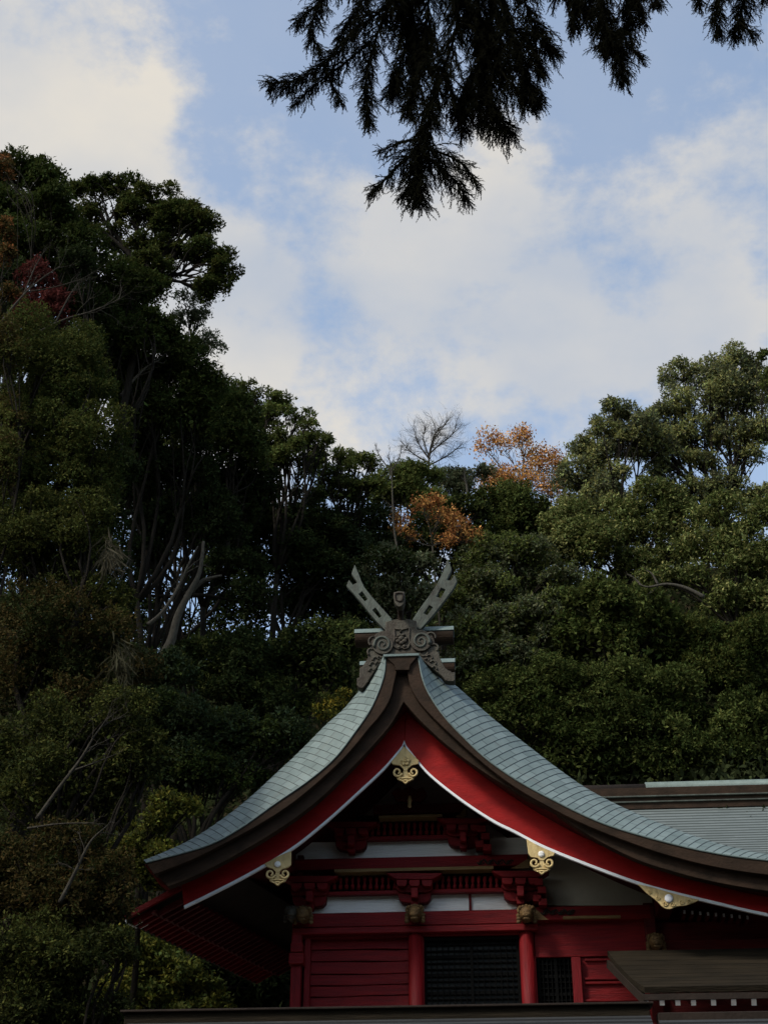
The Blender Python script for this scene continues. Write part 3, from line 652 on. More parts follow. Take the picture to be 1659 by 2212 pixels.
# ---- small canopy roof at the right with white-tipped rafters
def canopy():
    Yc0, Yc1 = 25.4, 27.9
    a = at(1312, 2066, Yc1); b = Vector((a.x+7, Yc1, a.z)); c0 = at(1392, 2146, Yc0)
    zt, zl = a.z, c0.z; xl0 = a.x; xl1 = c0.x
    mb = MB(); uvs = []; n = 9
    for i in range(n):
        t0, t1 = i/n, (i+1)/n; k = len(mb.v)
        for (t, dz) in ((t0, 0), (t1, .005)):
            y = Yc1+(Yc0-Yc1)*t; z = zt+(zl-zt)*(t*1.25-.25*t*t)+dz; x = xl0+(xl1-xl0)*t
            mb.v += [(x, y, z), (xl0+8, y, z)]
        mb.f.append((k, k+1, k+3, k+2))
    ro = mb.build('canopy_roof', M['drk'], shrine)
    md = ro.modifiers.new('s', 'SOLIDIFY'); md.thickness = .1; md.offset = -1
    MB().obox((xl1-.03, Yc0-.02, zl-.07), (xl0+8, Yc0-.02, zl-.07), .06, .10).build('canopy_fascia', M['brownd'], ro)
    MB().obox((xl1, Yc0+.05, zl-.12), (xl0, Yc1, zt-.14), .06, .14).build('canopy_verge', M['brownd'], ro)
    for x in (1395, 1450, 1504, 1558, 1628, 1698):
        pass
    for zx in (860, 963, 1065, 1167, 1298, 1430, 1562, 1694):
        x = 1111+.3304*zx
        p = at(x, 2164, Yc0+.16); o = MB().obox(p+Vector((0,0,.0)), p+Vector((0, 2.2, .75)), .085, .125).build('rafter', M['dred'], ro)
        MB().obox(p+Vector((0,-.045,-.012)), p+Vector((0,-.002,0)), .080, .12).build('white_tip', M['trim'], o)
    MB().box(xl1+.05, xl0+8, Yc0+.45, Yc0+.6, zl-.62, zl-.40).build('canopy_beam', M['dred'], ro)
canopy()

# ---- roofed corridor wall in front (only the top of its roof shows)
YF = 20.0
zrf = at(829, 2184, YF).z
xA = at(275, 2189, YF).x
fore = thing('roofed_corridor', 'dark shingled roof with brown ridge board along the photo bottom, below the shrine', 'corridor', (xA+8, YF, 0))
XR = at(1400, 2170, YF).x
MB().box(xA, XR, YF-.14, YF+.14, zrf-.15, zrf).build('ridge_board', M['drk'], fore, bevel=.015)
MB().box(xA-.05, XR+.05, YF-.2, YF+.2, zrf, zrf+.03).build('ridge_cover', M['brownd'], fore, bevel=.008)
def slope_mesh(x0, x1, y0, z0, y1, z1_, rows, name, m, parent, curve=.15, lip=.02):
    mb = MB(); uvs = []
    for i in range(rows):
        t0, t1 = i/rows, (i+1)/rows; k = len(mb.v)
        f = lambda t: z0+(z1_-z0)*(t*(1+curve)-curve*t*t)
        for (t, dz) in ((t0, 0), (t1, lip), (t1, -.002)):
            y = y0+(y1-y0)*t; mb.v += [(x0, y, f(t)+dz), (x1, y, f(t)+dz)]
        L_ = x1-x0
        mb.f.append((k, k+1, k+3, k+2)); uvs += [(i+.001,0),(i+.001,L_),(i+.999,L_),(i+.999,0)]
        mb.f.append((k+2, k+3, k+5, k+4)); uvs += [(i+.96,0),(i+.96,L_),(i+.99,L_),(i+.99,0)]
    me = bpy.data.meshes.new(name); me.from_pydata(mb.v, [], mb.f); ul = me.uv_layers.new(name='UVMap'); ul.data.foreach_set('uv', [c for q in uvs for c in q]); me.update()
    return link(name, me, m, parent)
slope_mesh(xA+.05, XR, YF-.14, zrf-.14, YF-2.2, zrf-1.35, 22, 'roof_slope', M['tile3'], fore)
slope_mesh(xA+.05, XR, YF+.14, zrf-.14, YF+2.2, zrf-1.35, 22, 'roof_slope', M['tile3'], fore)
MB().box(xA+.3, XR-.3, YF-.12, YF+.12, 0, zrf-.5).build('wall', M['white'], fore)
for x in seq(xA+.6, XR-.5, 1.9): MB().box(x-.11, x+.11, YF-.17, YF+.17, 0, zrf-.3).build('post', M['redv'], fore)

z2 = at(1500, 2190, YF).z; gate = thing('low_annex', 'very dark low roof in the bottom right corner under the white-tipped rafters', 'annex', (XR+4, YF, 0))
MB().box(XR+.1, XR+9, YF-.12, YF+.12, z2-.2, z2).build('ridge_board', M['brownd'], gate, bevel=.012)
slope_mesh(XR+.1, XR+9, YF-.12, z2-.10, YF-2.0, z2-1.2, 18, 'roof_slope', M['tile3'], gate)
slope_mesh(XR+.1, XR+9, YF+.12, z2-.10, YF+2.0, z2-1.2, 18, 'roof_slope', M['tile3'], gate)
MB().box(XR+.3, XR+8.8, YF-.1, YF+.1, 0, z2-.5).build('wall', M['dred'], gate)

# ---- hall behind on the right
YH = 43.0
zh = at(1460, 1694, YH).z
xh0 = at(1050, 1694, YH).x; xh1 = at(1659, 1694, YH).x+9
hall = thing('rear_hall', 'grey-green shingled hall roof with long brown ridge, behind the shrine hall at right', 'building', ((xh0+xh1)/2, YH-2, 5.0))
h1 = zh-at(1500, 1702, YH).z
xs_ = at(1393, 1700, YH).x
MB().tube([(xs_, YH, zh-.12), (xh1, YH, zh-.12)], .20, 14).build('ridge_cap', M['pat'], hall, smooth=True)
MB().tube([(xh0, YH, zh-.16), (xs_+.01, YH, zh-.16)], .19, 14).build('ridge_cap', M['brownd'], hall, smooth=True)
def hz(y): return at(1500, y, YH-.3).z
MB().box(xh0, xh1, YH-.34, YH+.34, hz(1713), zh-.2).build('ridge_wall', M['brown'], hall, bevel=.01)
MB().box(xh0, xh1, YH-.42, YH+.42, hz(1733), hz(1730)).build('ridge_moulding', M['chigi'], hall, bevel=.01)
MB().box(xh0, xh1, YH-.36, YH+.36, hz(1746), hz(1713)-.003).build('ridge_wall', M['brown'], hall, bevel=.01)
MB().box(xh0, xh1, YH-.46, YH+.46, hz(1722), hz(1719)).build('ridge_moulding', M['chigi'], hall, bevel=.01)
zt = hz(1746); ze = at(1600, 1905, YH-5.4).z
slope_mesh(xh0, xh1, YH-.30, zt, YH-5.4, ze, 34, 'roof_slope', M['tile2'], hall, .25)
slope_mesh(xh0, xh1, YH+.30, zt, YH+5.4, ze, 34, 'roof_slope', M['tile2'], hall, .25)
MB().box(xh0+.8, xh1-.8, YH-3.6, YH+3.6, 5.0, ze+.9).build('wall', M['dred'], hall)
MB().box(xh0, xh1, YH-5.35, YH-5.15, ze-.22, ze-.03).build('eave_fascia', M['brown'], hall)
# ------------------------------------------------------------------ vegetation
DENS, LEAF = 4.0, .78
def unit(v): return v/np.maximum(np.linalg.norm(v, axis=-1, keepdims=True), 1e-9)
def leaves_mesh(name, P, D, Nn, Ln, Wd, col, m, parent):
    """P base points, D directions, Nn normals, one pointed leaf each"""
    n = len(P); D = unit(D); S = unit(np.cross(D, Nn))
    L_ = Ln[:, None]; W_ = Wd[:, None]; Nu = np.cross(S, D)
    V = np.empty((n, 4, 3)); V[:, 0] = P; V[:, 1] = P+D*L_*.45+S*W_*.5+Nu*L_*.06; V[:, 2] = P+D*L_-Nu*L_*.12; V[:, 3] = P+D*L_*.45-S*W_*.5+Nu*L_*.06
    me = bpy.data.meshes.new(name)
    me.vertices.add(4*n); me.vertices.foreach_set('co', V.reshape(-1).astype(np.float32))
    me.loops.add(4*n); me.loops.foreach_set('vertex_index', np.arange(4*n, dtype=np.int32))
    me.polygons.add(n); me.polygons.foreach_set('loop_start', np.arange(0, 4*n, 4, dtype=np.int32)); me.polygons.foreach_set('loop_total', np.full(n, 4, dtype=np.int32))
    a_ = me.color_attributes.new('leafcol', 'FLOAT_COLOR', 'POINT')
    c4 = np.ones((n, 4, 4), dtype=np.float32); c4[:, :, :3] = np.clip(col, .002, 1)[:, None, :]
    a_.data.foreach_set('color', c4.reshape(-1)); me.update(calc_edges=True)
    return link(name, me, m, parent)
def rand_dirs(n): return unit(rng.normal(size=(n, 3)))
GREEN = dict(shade=(.020,.025,.007), dark=(.031,.043,.010), deep=(.018,.026,.008), mid=(.074,.092,.024), olive=(.19,.20,.070), grey=(.105,.118,.062), yellow=(.30,.24,.035), brown=(.058,.044,.014),  # shade: leaf green darkened to put the left slope's gloom in the colour
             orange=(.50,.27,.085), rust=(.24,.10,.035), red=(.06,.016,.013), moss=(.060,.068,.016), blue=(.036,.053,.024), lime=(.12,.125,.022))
def crown_points(lobes, Y, leaf, dens0, sub=.42, flat=.9, under=.45, depthk=1.0, droop=0.0, nsub=14, fill=.35, scatter=.35):
    lobes = [(l[0]+rng.uniform(-9,9), l[1]+rng.uniform(-9,9), l[2]*rng.uniform(.85,1.2), l[3]*rng.uniform(.8,1.25)) for l in lobes]
    """tufts on many sub-lobes that sit on the shell of each lobe"""
    Ps = []; Ds = []; Ns = []; clump = []; subs = []; dens = dens0*DENS; leaf = leaf*LEAF
    for li, (px, py, rx, ry) in enumerate(lobes):
        c = np.array(at(px, py, Y)); k = (Vector(c)-CAM).dot(FW)/FPX; ax = rx*k; az = ry*k*1.04; ay = min(ax, az*1.6)*depthk
        c[1] += rng.uniform(-.25, .35)*ay
        q = rand_dirs(nsub*4); q = q[q[:, 2] > -under-.35*rng.random(len(q))][:nsub]
        q = np.vstack([q, rng.normal(size=(max(2, nsub//5), 3))*.3])
        r = sub*math.sqrt(ax*az)*rng.uniform(.45, 1.45, len(q))
        sc_ = c+q*np.array([ax, ay, az])*(1-sub*.62)*rng.uniform(.82, 1.14, (len(q), 1))
        for j in range(len(q)):
            rr = r[j]; subs.append((tuple(sc_[j]), rr, li))
            nt_ = max(6, int(dens*rr*rr/(leaf*leaf)*2.0))
            d = rand_dirs(nt_); d[:, 2] = np.where((d[:, 2] < -under) & (rng.random(nt_) < .8), -d[:, 2], d[:, 2])
            rad = rr*(1-.45*rng.random(nt_)**2)*(1+.16*np.sin(d[:, 0]*9+j)+.12*np.sin(d[:, 2]*11+j*2))
            base = sc_[j]+d*rad[:, None]*np.array([1, 1, flat])
            m_ = 5; B = np.repeat(base, m_, 0); dd = np.repeat(d, m_, 0)
            D = unit(dd*.42+np.array([0, 0, .10-droop])+rng.normal(size=B.shape)*.60)
            Ps.append(B+rng.normal(size=B.shape)*leaf*scatter); Ds.append(D); Ns.append(unit(dd*.85+np.array([0, 0, .45])+rng.normal(size=B.shape)*.42)); clump.append(np.full(len(B), len(subs)))
        nf = int(fill*dens*ax*az/(leaf*leaf)*3.4)
        if nf:
            f = rng.normal(size=(nf, 3))*.42; f = f[(np.linalg.norm(f, axis=1) < .95)]
            B = c+f*np.array([ax, ay, az])-np.array([0, 0, az*.12]); Ps.append(B); Ds.append(rand_dirs(len(B))); Ns.append(rand_dirs(len(B))); clump.append(np.full(len(B), -1))
    return np.vstack(Ps), np.vstack(Ds), np.vstack(Ns), np.concatenate(clump), subs
def wobble(a, b, n, amp):
    a = Vector(a); b = Vector(b); ln = (b-a).length; o = []
    f = [rng.uniform(-1, 1, 3) for _ in range(2)]
    for i in range(n+1):
        t = i/n; e = math.sin(math.pi*t)
        o.append(a.lerp(b, t)+Vector(f[0])*amp*ln*e+Vector(f[1])*amp*.6*ln*math.sin(2*math.pi*t)*.7+Vector((0,0,1))*ln*.06*e)
    return o
def tree(name, label, cat, lobes, Y, col='mid', leaf=.17, dens=1.0, grow=1.0, base=None, bark='bark', r0=.22, group=None, alt=None, altp=.15, limbs=True, subl=.5, **kw):
    lobes = [(l[0], l[1], l[2]*grow, l[3]*grow) for l in lobes]
    cen = np.mean([np.array(at(l[0], l[1], Y)) for l in lobes], axis=0)
    if base is None: bx, by = float(cen[0]), Y+.3
    else: bx = at(base[0], base[1], Y).x; by = Y
    bz = H(bx, by)-.3; r0 *= .75
    if base is not None: bz = min(bz, at(base[0], base[1], Y).z-.5)
    t = thing(name, label, cat, (bx, by, bz), group)
    P, D, Nn, cl, subs = crown_points(lobes, Y, leaf, dens, **kw)
    n = len(P); c0 = np.array(GREEN[col]); cc = np.repeat(c0[None], n, 0)
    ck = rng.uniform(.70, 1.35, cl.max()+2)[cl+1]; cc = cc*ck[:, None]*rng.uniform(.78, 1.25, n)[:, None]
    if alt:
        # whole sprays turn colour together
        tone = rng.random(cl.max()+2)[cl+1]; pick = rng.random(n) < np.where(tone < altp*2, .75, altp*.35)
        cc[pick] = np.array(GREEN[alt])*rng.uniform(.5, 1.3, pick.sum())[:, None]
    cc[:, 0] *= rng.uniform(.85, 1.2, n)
    Ln = leaf*LEAF*rng.uniform(.6, 1.35, n); Wd = Ln*rng.uniform(.36, .58, n)
    inner = cl < 0; Ln[inner] *= 1.5; Wd[inner] *= 1.5
    leaves_mesh('crown', P, D, Nn, Ln, Wd, cc, M['leaf'], t)
    # trunk and limbs
    mb = MB(); low = cen.copy(); az = max(l[3] for l in lobes)*.011
    b0 = bz if base is None else max(bz, at(base[0], base[1], Y).z)
    fork = Vector((bx*.35+cen[0]*.65, cen[1], max(bz+1.0, b0+(cen[2]-b0)*.62)))
    tr = wobble((bx, by, bz), fork, 8, .05); mb.tube(tr, [r0*(1-.5*i/8) for i in range(9)], 9)
    if limbs:
        for li, l in enumerate(lobes):
            c = Vector(at(l[0], l[1]+l[3]*.3, Y)); lp = wobble(fork, c, 7, .10)
            k = .30+.3*min(1, l[2]/100); mb.tube(lp, [r0*.48*k*2*(1-.72*i/7) for i in range(8)], 6)
            ss = [s_ for s_ in subs if s_[2] == li]; random.shuffle(ss)
            for s_ in ss[:int(len(ss)*subl)+1]:
                st = lp[random.choice([3, 4, 5, 6, 7])]; mb.tube(wobble(st, s_[0], 5, .12), [r0*.20*(1-.7*i/5) for i in range(6)], 4)
    mb.build('trunk', M[bark], t, smooth=True)
    return t
def twig_tree(name, label, cat, paths, Y, bark='pbark', r0=.08, twigs=6, levels=2, group=None, leafc=None, tl=1.0):
    """bare branching plant: paths are the main stems"""
    p0 = at(*paths[0][0], Y); gz = min(p0.z, H(p0.x, p0.y)-.2) if H(p0.x, p0.y) > p0.z-6 else p0.z
    t = thing(name, label, cat, (p0.x, p0.y, min(gz, p0.z)), group); mb = MB(); tips = []
    def grow(p, d, ln, r, lv):
        pts = [p]; n = 5
        for i in range(n):
            d = (d+Vector(rng.normal(size=3))*.16+Vector((0,0,.05))).normalized(); pts.append(pts[-1]+d*ln/n)
        mb.tube(pts, [r*(1-.75*i/n) for i in range(n+1)], 4 if lv > 0 else 5, cap=False)
        if lv < levels:
            for k in range(3 if lv else 4):
                j = random.randint(1, n); nd = (d+Vector(rng.normal(size=3))*.65).normalized(); grow(pts[j], nd, ln*random.uniform(.45, .75), r*.45, lv+1)
        else: tips.append(pts[-1])
    for ip, path in enumerate(paths):
        pts = [at(x, y, Y+.15*ip) for x, y in path]; pts = cr_spline(pts, 5); n = len(pts)-1
        if ip == 0 and gz < p0.z-.05: pts = [Vector((p0.x, p0.y, gz))]+pts; n += 1
        rr = r0*(1 if ip == 0 else .6); mb.tube(pts, [rr*(1-.72*i/n) for i in range(n+1)], 6)
        for k in range(twigs):
            j = random.randint(n//3, n); d = (pts[min(j+1,n)]-pts[max(j-1,0)]).normalized(); nd = (d+Vector(rng.normal(size=3))*.6).normalized()
            grow(pts[j], nd, (pts[-1]-pts[0]).length*random.uniform(.16, .34)*tl, rr*.26, 0)
    mb.build('branches', M[bark], t, smooth=True)
    if leafc and tips:
        T = np.repeat(np.array([tuple(q) for q in tips]), 5, 0); T = T+rng.normal(size=T.shape)*.14; n = len(T)
        leaves_mesh('leaves', T, rand_dirs(n), rand_dirs(n), np.full(n, .17)*rng.uniform(.6, 1.2, n), np.full(n, .10), np.array(GREEN[leafc])*rng.uniform(.5, 1.3, (n, 1)), M['leaf'], t)
    return t

G1 = 'evergreens on the hillside'
# left hillside, top to bottom
tree('evergreen_tree', 'tall dark evergreen at the top left corner of the wood, highest crown against the sky', 'tree', [(45,385,85,48),(110,395,62,40),(0,450,70,60),(118,470,72,45),(55,540,88,60),(160,540,50,45)], 34, 'dark', .16, 1.0, nsub=16)
tree('maple_tree', 'orange-brown autumn maple at the far left edge below the highest evergreen', 'tree', [(6,372,20,38),(8,500,24,34),(30,560,20,24),(8,636,26,24)], 30.5, 'brown', .12, .8, alt='rust', altp=.2, r0=.1, fill=.1)
tree('umbrella_tree', 'evergreen with flat umbrella crowns on spreading limbs, leaning over the sky at upper left', 'tree',
     [(205,418,52,26),(262,405,44,20),(330,428,58,24),(395,455,44,22),(425,488,42,32),(372,500,36,22),(296,468,60,24),(238,505,38,22),(450,545,38,32),(478,590,30,40),(452,620,40,28),(395,550,30,20),(340,540,34,16),(180,470,40,25),(330,600,46,30),(400,470,50,30),(300,540,40,26)], 37.6, 'dark', .135, 1.25, base=(290,800), bark='bark', r0=.26, alt='moss', altp=.22, nsub=13, under=.05, flat=.6, fill=.14, subl=.7, sub=.38, grow=1.15)
tree('red_maple', 'dark crimson maple among the green crowns at upper left', 'tree', [(95,610,38,40),(125,655,34,40),(110,695,48,30),(75,670,30,30)], 29.5, 'red', .12, .75, r0=.1, fill=.1)
tree('evergreen_tree', 'rounded dark evergreen under the umbrella-crowned tree', 'tree', [(245,600,70,48),(300,640,62,40),(205,680,75,55),(330,700,50,40),(270,740,80,45),(170,620,50,50)], 36.8, 'dark', .16, 1.1)
tree('drooping_tree', 'loose grey-green tree with sky between its leaves, right of the rounded dark evergreen', 'tree', [(402,655,34,28),(432,690,34,32),(448,730,30,28),(420,755,34,22),(388,705,26,30)], 39.3, 'grey', .13, .6, base=(400,880), r0=.12, fill=.05, subl=1.0, nsub=11, sub=.36, under=.4)
tree('bushy_tree', 'big bushy moss-green tree with fine foliage on the left slope', 'tree', [(95,780,120,85),(150,850,112,95),(60,900,100,110),(175,960,92,90),(110,1040,130,90),(200,1050,60,60)], 26, 'dark', .085, .7, alt='moss', altp=.4, nsub=20, sub=.34, r0=.25)
tree('bushy_tree', 'narrow yellow-brown bush at the left edge beside the moss-green tree', 'tree', [(10,760,45,70),(5,1000,40,90),(25,900,30,60)], 24.5, 'moss', .085, .5, alt='brown', altp=.3, r0=.12)
tree('evergreen_tree', 'dark evergreen with low domed crown behind the moss-green tree', 'tree', [(260,800,80,50),(340,800,90,50),(420,830,70,45),(300,880,90,60),(390,885,80,50)], 38.5, 'dark', .16, 1.1, alt='mid', altp=.2)
tree('evergreen_tree', 'broad dome-shaped evergreen on the skyline between the two sky notches at left', 'tree', [(470,870,60,38),(520,905,60,48),(440,925,72,52),(500,970,70,52),(400,950,60,40)], 42, 'mid', .17, 1.05, alt='dark', altp=.3)
tree('cloud_pruned_tree', 'skyline evergreen with stacked leafy pads stepping down towards the roof finials', 'tree', [(528,846,42,22),(585,866,46,24),(640,898,40,24),(600,910,60,26),(672,935,36,26),(622,955,56,30),(560,945,44,26),(690,975,36,30),(645,1000,60,32),(575,1000,50,30)], 46, 'mid', .16, 1.05, nsub=10, under=.1, flat=.62, fill=.10, sub=.36, subl=1.0, r0=.24)
tree('cloud_pruned_tree', 'lower skyline evergreen with flat leafy pads left of the bare trees', 'tree', [(718,992,38,22),(765,990,36,20),(795,1012,26,22),(750,1030,52,26),(690,1035,46,26),(790,1060,32,28),(730,1075,56,28),(660,1080,50,30)], 48, 'mid', .16, 1.05, nsub=10, under=.1, flat=.62, fill=.12, sub=.36, subl=1.0, r0=.22)
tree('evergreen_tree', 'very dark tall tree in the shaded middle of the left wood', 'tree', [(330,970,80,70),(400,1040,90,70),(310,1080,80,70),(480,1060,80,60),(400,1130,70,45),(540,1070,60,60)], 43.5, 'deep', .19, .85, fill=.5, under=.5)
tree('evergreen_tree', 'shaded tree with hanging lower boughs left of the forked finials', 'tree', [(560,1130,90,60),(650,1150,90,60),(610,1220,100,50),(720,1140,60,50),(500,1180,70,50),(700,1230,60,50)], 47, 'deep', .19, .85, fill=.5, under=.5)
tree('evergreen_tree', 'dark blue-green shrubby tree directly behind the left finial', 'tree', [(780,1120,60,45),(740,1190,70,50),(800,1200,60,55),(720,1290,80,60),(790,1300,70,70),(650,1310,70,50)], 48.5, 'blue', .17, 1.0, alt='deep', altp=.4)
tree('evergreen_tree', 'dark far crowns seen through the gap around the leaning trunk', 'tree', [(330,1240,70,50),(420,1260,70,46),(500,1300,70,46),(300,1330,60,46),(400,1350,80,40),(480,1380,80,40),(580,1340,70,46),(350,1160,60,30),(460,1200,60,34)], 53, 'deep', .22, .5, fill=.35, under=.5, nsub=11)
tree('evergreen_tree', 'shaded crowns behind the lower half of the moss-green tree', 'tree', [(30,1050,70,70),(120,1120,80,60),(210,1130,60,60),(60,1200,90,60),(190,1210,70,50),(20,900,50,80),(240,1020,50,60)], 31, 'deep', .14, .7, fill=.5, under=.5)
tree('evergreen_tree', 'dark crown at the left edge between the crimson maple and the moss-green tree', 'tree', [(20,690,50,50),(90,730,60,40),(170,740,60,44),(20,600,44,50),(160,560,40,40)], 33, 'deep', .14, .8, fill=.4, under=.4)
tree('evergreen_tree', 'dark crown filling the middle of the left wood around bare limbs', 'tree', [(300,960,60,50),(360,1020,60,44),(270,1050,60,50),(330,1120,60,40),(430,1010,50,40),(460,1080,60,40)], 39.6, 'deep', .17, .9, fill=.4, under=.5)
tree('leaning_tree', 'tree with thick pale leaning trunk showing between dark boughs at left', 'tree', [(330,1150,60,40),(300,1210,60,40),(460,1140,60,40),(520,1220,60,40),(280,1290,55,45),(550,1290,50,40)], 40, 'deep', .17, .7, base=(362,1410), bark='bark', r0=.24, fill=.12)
twig_tree('dead_tree', 'pale thick forked trunk leaning right below the dark boughs', 'dead tree', [[(352,1420),(370,1385),(385,1330),(410,1280),(432,1235),(440,1170)],[(412,1278),(440,1254),(480,1243)]], 37.5, 'pbark', .17, 1, 0)
twig_tree('bare_limb', 'long thin pale limb arching up beside the leaning trunk', 'bare branch', [[(320,1350),(352,1322),(385,1270),(405,1225),(428,1180)]], 36.8, 'pbark', .07, 4, 1)
tree('evergreen_tree', 'dark shrubby tree behind the middle of the left roof slope', 'tree', [(470,1440,90,55),(560,1420,90,60),(650,1420,70,60),(520,1500,100,60),(620,1510,90,60),(700,1450,70,80)], 39.5, 'deep', .15, 1.05, alt='mid', altp=.2)
tree('evergreen_tree', 'green shrubby tree just above the left roof eave', 'tree', [(440,1580,100,60),(540,1590,90,60),(400,1670,100,60),(500,1680,80,50),(610,1600,60,50),(340,1560,80,60),(360,1460,60,40),(300,1450,60,50)], 37, 'dark', .14, 1.05, alt='blue', altp=.3)
tree('golden_shrub', 'small golden-leaved shrub peeping over the left roof slope', 'shrub', [(735,1520,28,18),(715,1545,26,20),(752,1500,14,8),(700,1530,18,14)], 36.6, 'moss', .11, .8, alt='yellow', altp=.18, r0=.06)
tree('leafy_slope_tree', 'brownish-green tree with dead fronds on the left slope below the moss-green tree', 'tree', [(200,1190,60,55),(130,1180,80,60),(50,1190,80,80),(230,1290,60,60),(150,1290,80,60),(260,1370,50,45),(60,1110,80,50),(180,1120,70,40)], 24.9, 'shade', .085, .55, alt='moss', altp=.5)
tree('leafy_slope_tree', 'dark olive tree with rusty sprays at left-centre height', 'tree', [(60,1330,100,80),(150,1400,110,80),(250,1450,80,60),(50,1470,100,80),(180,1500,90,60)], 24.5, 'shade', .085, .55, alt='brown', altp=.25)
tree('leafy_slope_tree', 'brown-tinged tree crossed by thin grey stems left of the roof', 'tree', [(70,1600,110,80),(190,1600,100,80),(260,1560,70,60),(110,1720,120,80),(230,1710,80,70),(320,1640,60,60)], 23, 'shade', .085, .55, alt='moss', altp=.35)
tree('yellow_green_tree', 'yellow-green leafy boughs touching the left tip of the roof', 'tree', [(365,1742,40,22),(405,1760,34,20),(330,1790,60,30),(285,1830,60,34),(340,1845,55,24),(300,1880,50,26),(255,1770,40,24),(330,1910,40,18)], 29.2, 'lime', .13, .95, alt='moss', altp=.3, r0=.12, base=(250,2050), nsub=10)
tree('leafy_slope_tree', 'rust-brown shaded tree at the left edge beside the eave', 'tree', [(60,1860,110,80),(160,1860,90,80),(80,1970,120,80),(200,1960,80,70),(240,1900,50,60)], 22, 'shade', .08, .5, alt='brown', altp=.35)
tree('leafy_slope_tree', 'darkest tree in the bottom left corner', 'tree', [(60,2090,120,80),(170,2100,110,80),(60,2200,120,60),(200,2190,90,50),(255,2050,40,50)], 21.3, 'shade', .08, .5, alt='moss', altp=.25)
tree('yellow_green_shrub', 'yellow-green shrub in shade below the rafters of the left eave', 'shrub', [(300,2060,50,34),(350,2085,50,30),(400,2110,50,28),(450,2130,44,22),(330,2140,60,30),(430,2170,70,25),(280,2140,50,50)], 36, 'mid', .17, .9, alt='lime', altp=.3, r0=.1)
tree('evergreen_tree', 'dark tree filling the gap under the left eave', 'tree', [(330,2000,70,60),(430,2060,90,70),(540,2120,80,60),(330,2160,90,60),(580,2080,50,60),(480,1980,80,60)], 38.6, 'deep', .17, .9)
# centre
tree('evergreen_tree', 'rounded green tree under the two bare skyline trees', 'tree', [(855,1030,42,26),(905,1030,40,26),(880,1070,56,34),(835,1080,34,34),(925,1085,40,34)], 51, 'mid', .17, 1.1)
tree('evergreen_tree', 'grey-green feathery tree on the skyline left of the orange maple', 'tree', [(965,1030,36,18),(1000,1025,34,18),(975,1060,50,24),(1035,1015,26,14)], 55, 'grey', .17, .8)
twig_tree('bare_tree', 'leafless tree with fan of twigs, taller of the two bare skyline trees', 'tree', [[(925,1040),(926,1000),(930,965),(940,935)],[(926,990),(905,960),(895,930)],[(928,980),(950,960),(975,940),(985,918)],[(927,1005),(965,985),(995,962)],[(926,1000),(890,978),(868,955)],[(928,985),(938,950),(962,915)],[(926,985),(915,950),(918,925)]], 53, 'mbark', .065, 26, 2, tl=1.25)
twig_tree('bare_tree', 'leafless pale sapling with thin white stem, left of the taller bare tree', 'tree', [[(865,1220),(852,1150),(848,1080),(845,1010),(838,985)],[(845,1020),(820,985),(812,965)],[(846,1015),(862,990),(868,965)],[(850,1110),(868,1090)]], 47.5, 'pbark', .05, 16, 2, tl=.38)
twig_tree('bare_tree', 'thin pale dead sapling between the orange maples', 'tree', [[(1010,1075),(1008,1050),(1003,1025),(1004,1010)],[(1008,1045),(996,1030)]], 54, 'pbark', .07, 4, 1)
twig_tree('bare_tree', 'tiny leafless twiggy tree in the sky notch at upper left', 'tree', [[(455,835),(460,812),(468,795)],[(458,820),(450,800)],[(460,815),(475,800)]], 41, 'mbark', .045, 7, 2, tl=1.3)
tree('orange_maple', 'large orange autumn maple with open pale branches on the skyline', 'tree', [(1052,968,22,16),(1090,972,20,12),(1115,948,22,10),(1138,945,14,9),(1150,990,24,12),(1185,985,16,12),(1198,1005,14,16),(1060,1040,40,18),(1105,1025,44,20),(1160,1030,40,18),(1075,1062,44,16),(1140,1060,48,18),(1215,1040,16,14),(1190,1070,30,16)], 57, 'orange', .17, .26, alt='rust', altp=.2, bark='pbark', r0=.10, fill=.05, nsub=9, subl=1.0, base=(1110,1120), sub=.52, scatter=1.1, grow=1.3)
tree('orange_maple', 'small copper-orange maple just above the forked finials', 'tree', [(862,1118,16,9),(915,1098,20,12),(935,1085,14,10),(945,1120,26,12),(985,1120,20,10),(1000,1150,24,14),(960,1165,18,10),(880,1160,24,11),(860,1148,10,12),(1015,1168,16,10)], 48.6, 'orange', .15, .26, alt='rust', altp=.35, bark='mbark', r0=.08, fill=.05, nsub=9, subl=1.0, base=(930,1260), sub=.52, scatter=1.1, grow=1.3)
tree('evergreen_tree', 'dark round bush between the small copper maple and the orange maple', 'tree', [(925,1135,50,34),(960,1190,60,36),(890,1190,50,40),(985,1095,46,26),(1030,1110,30,30)], 50.2, 'mid', .17, 1.0, alt='deep', altp=.3)
tree('evergreen_tree', 'dense dark dome below the orange maple', 'tree', [(1075,1095,64,36),(1140,1110,60,40),(1100,1150,90,44),(1030,1160,50,34),(1180,1150,50,50)], 52, 'mid', .18, 1.1, alt='dark', altp=.4)
tree('leafy_tree', 'grey-leaved bush around the ridge ornament above the crest', 'tree', [(850,1230,46,36),(880,1280,52,46),(830,1310,40,50),(905,1220,34,30)], 45.8, 'grey', .17, .95, alt='dark', altp=.3)
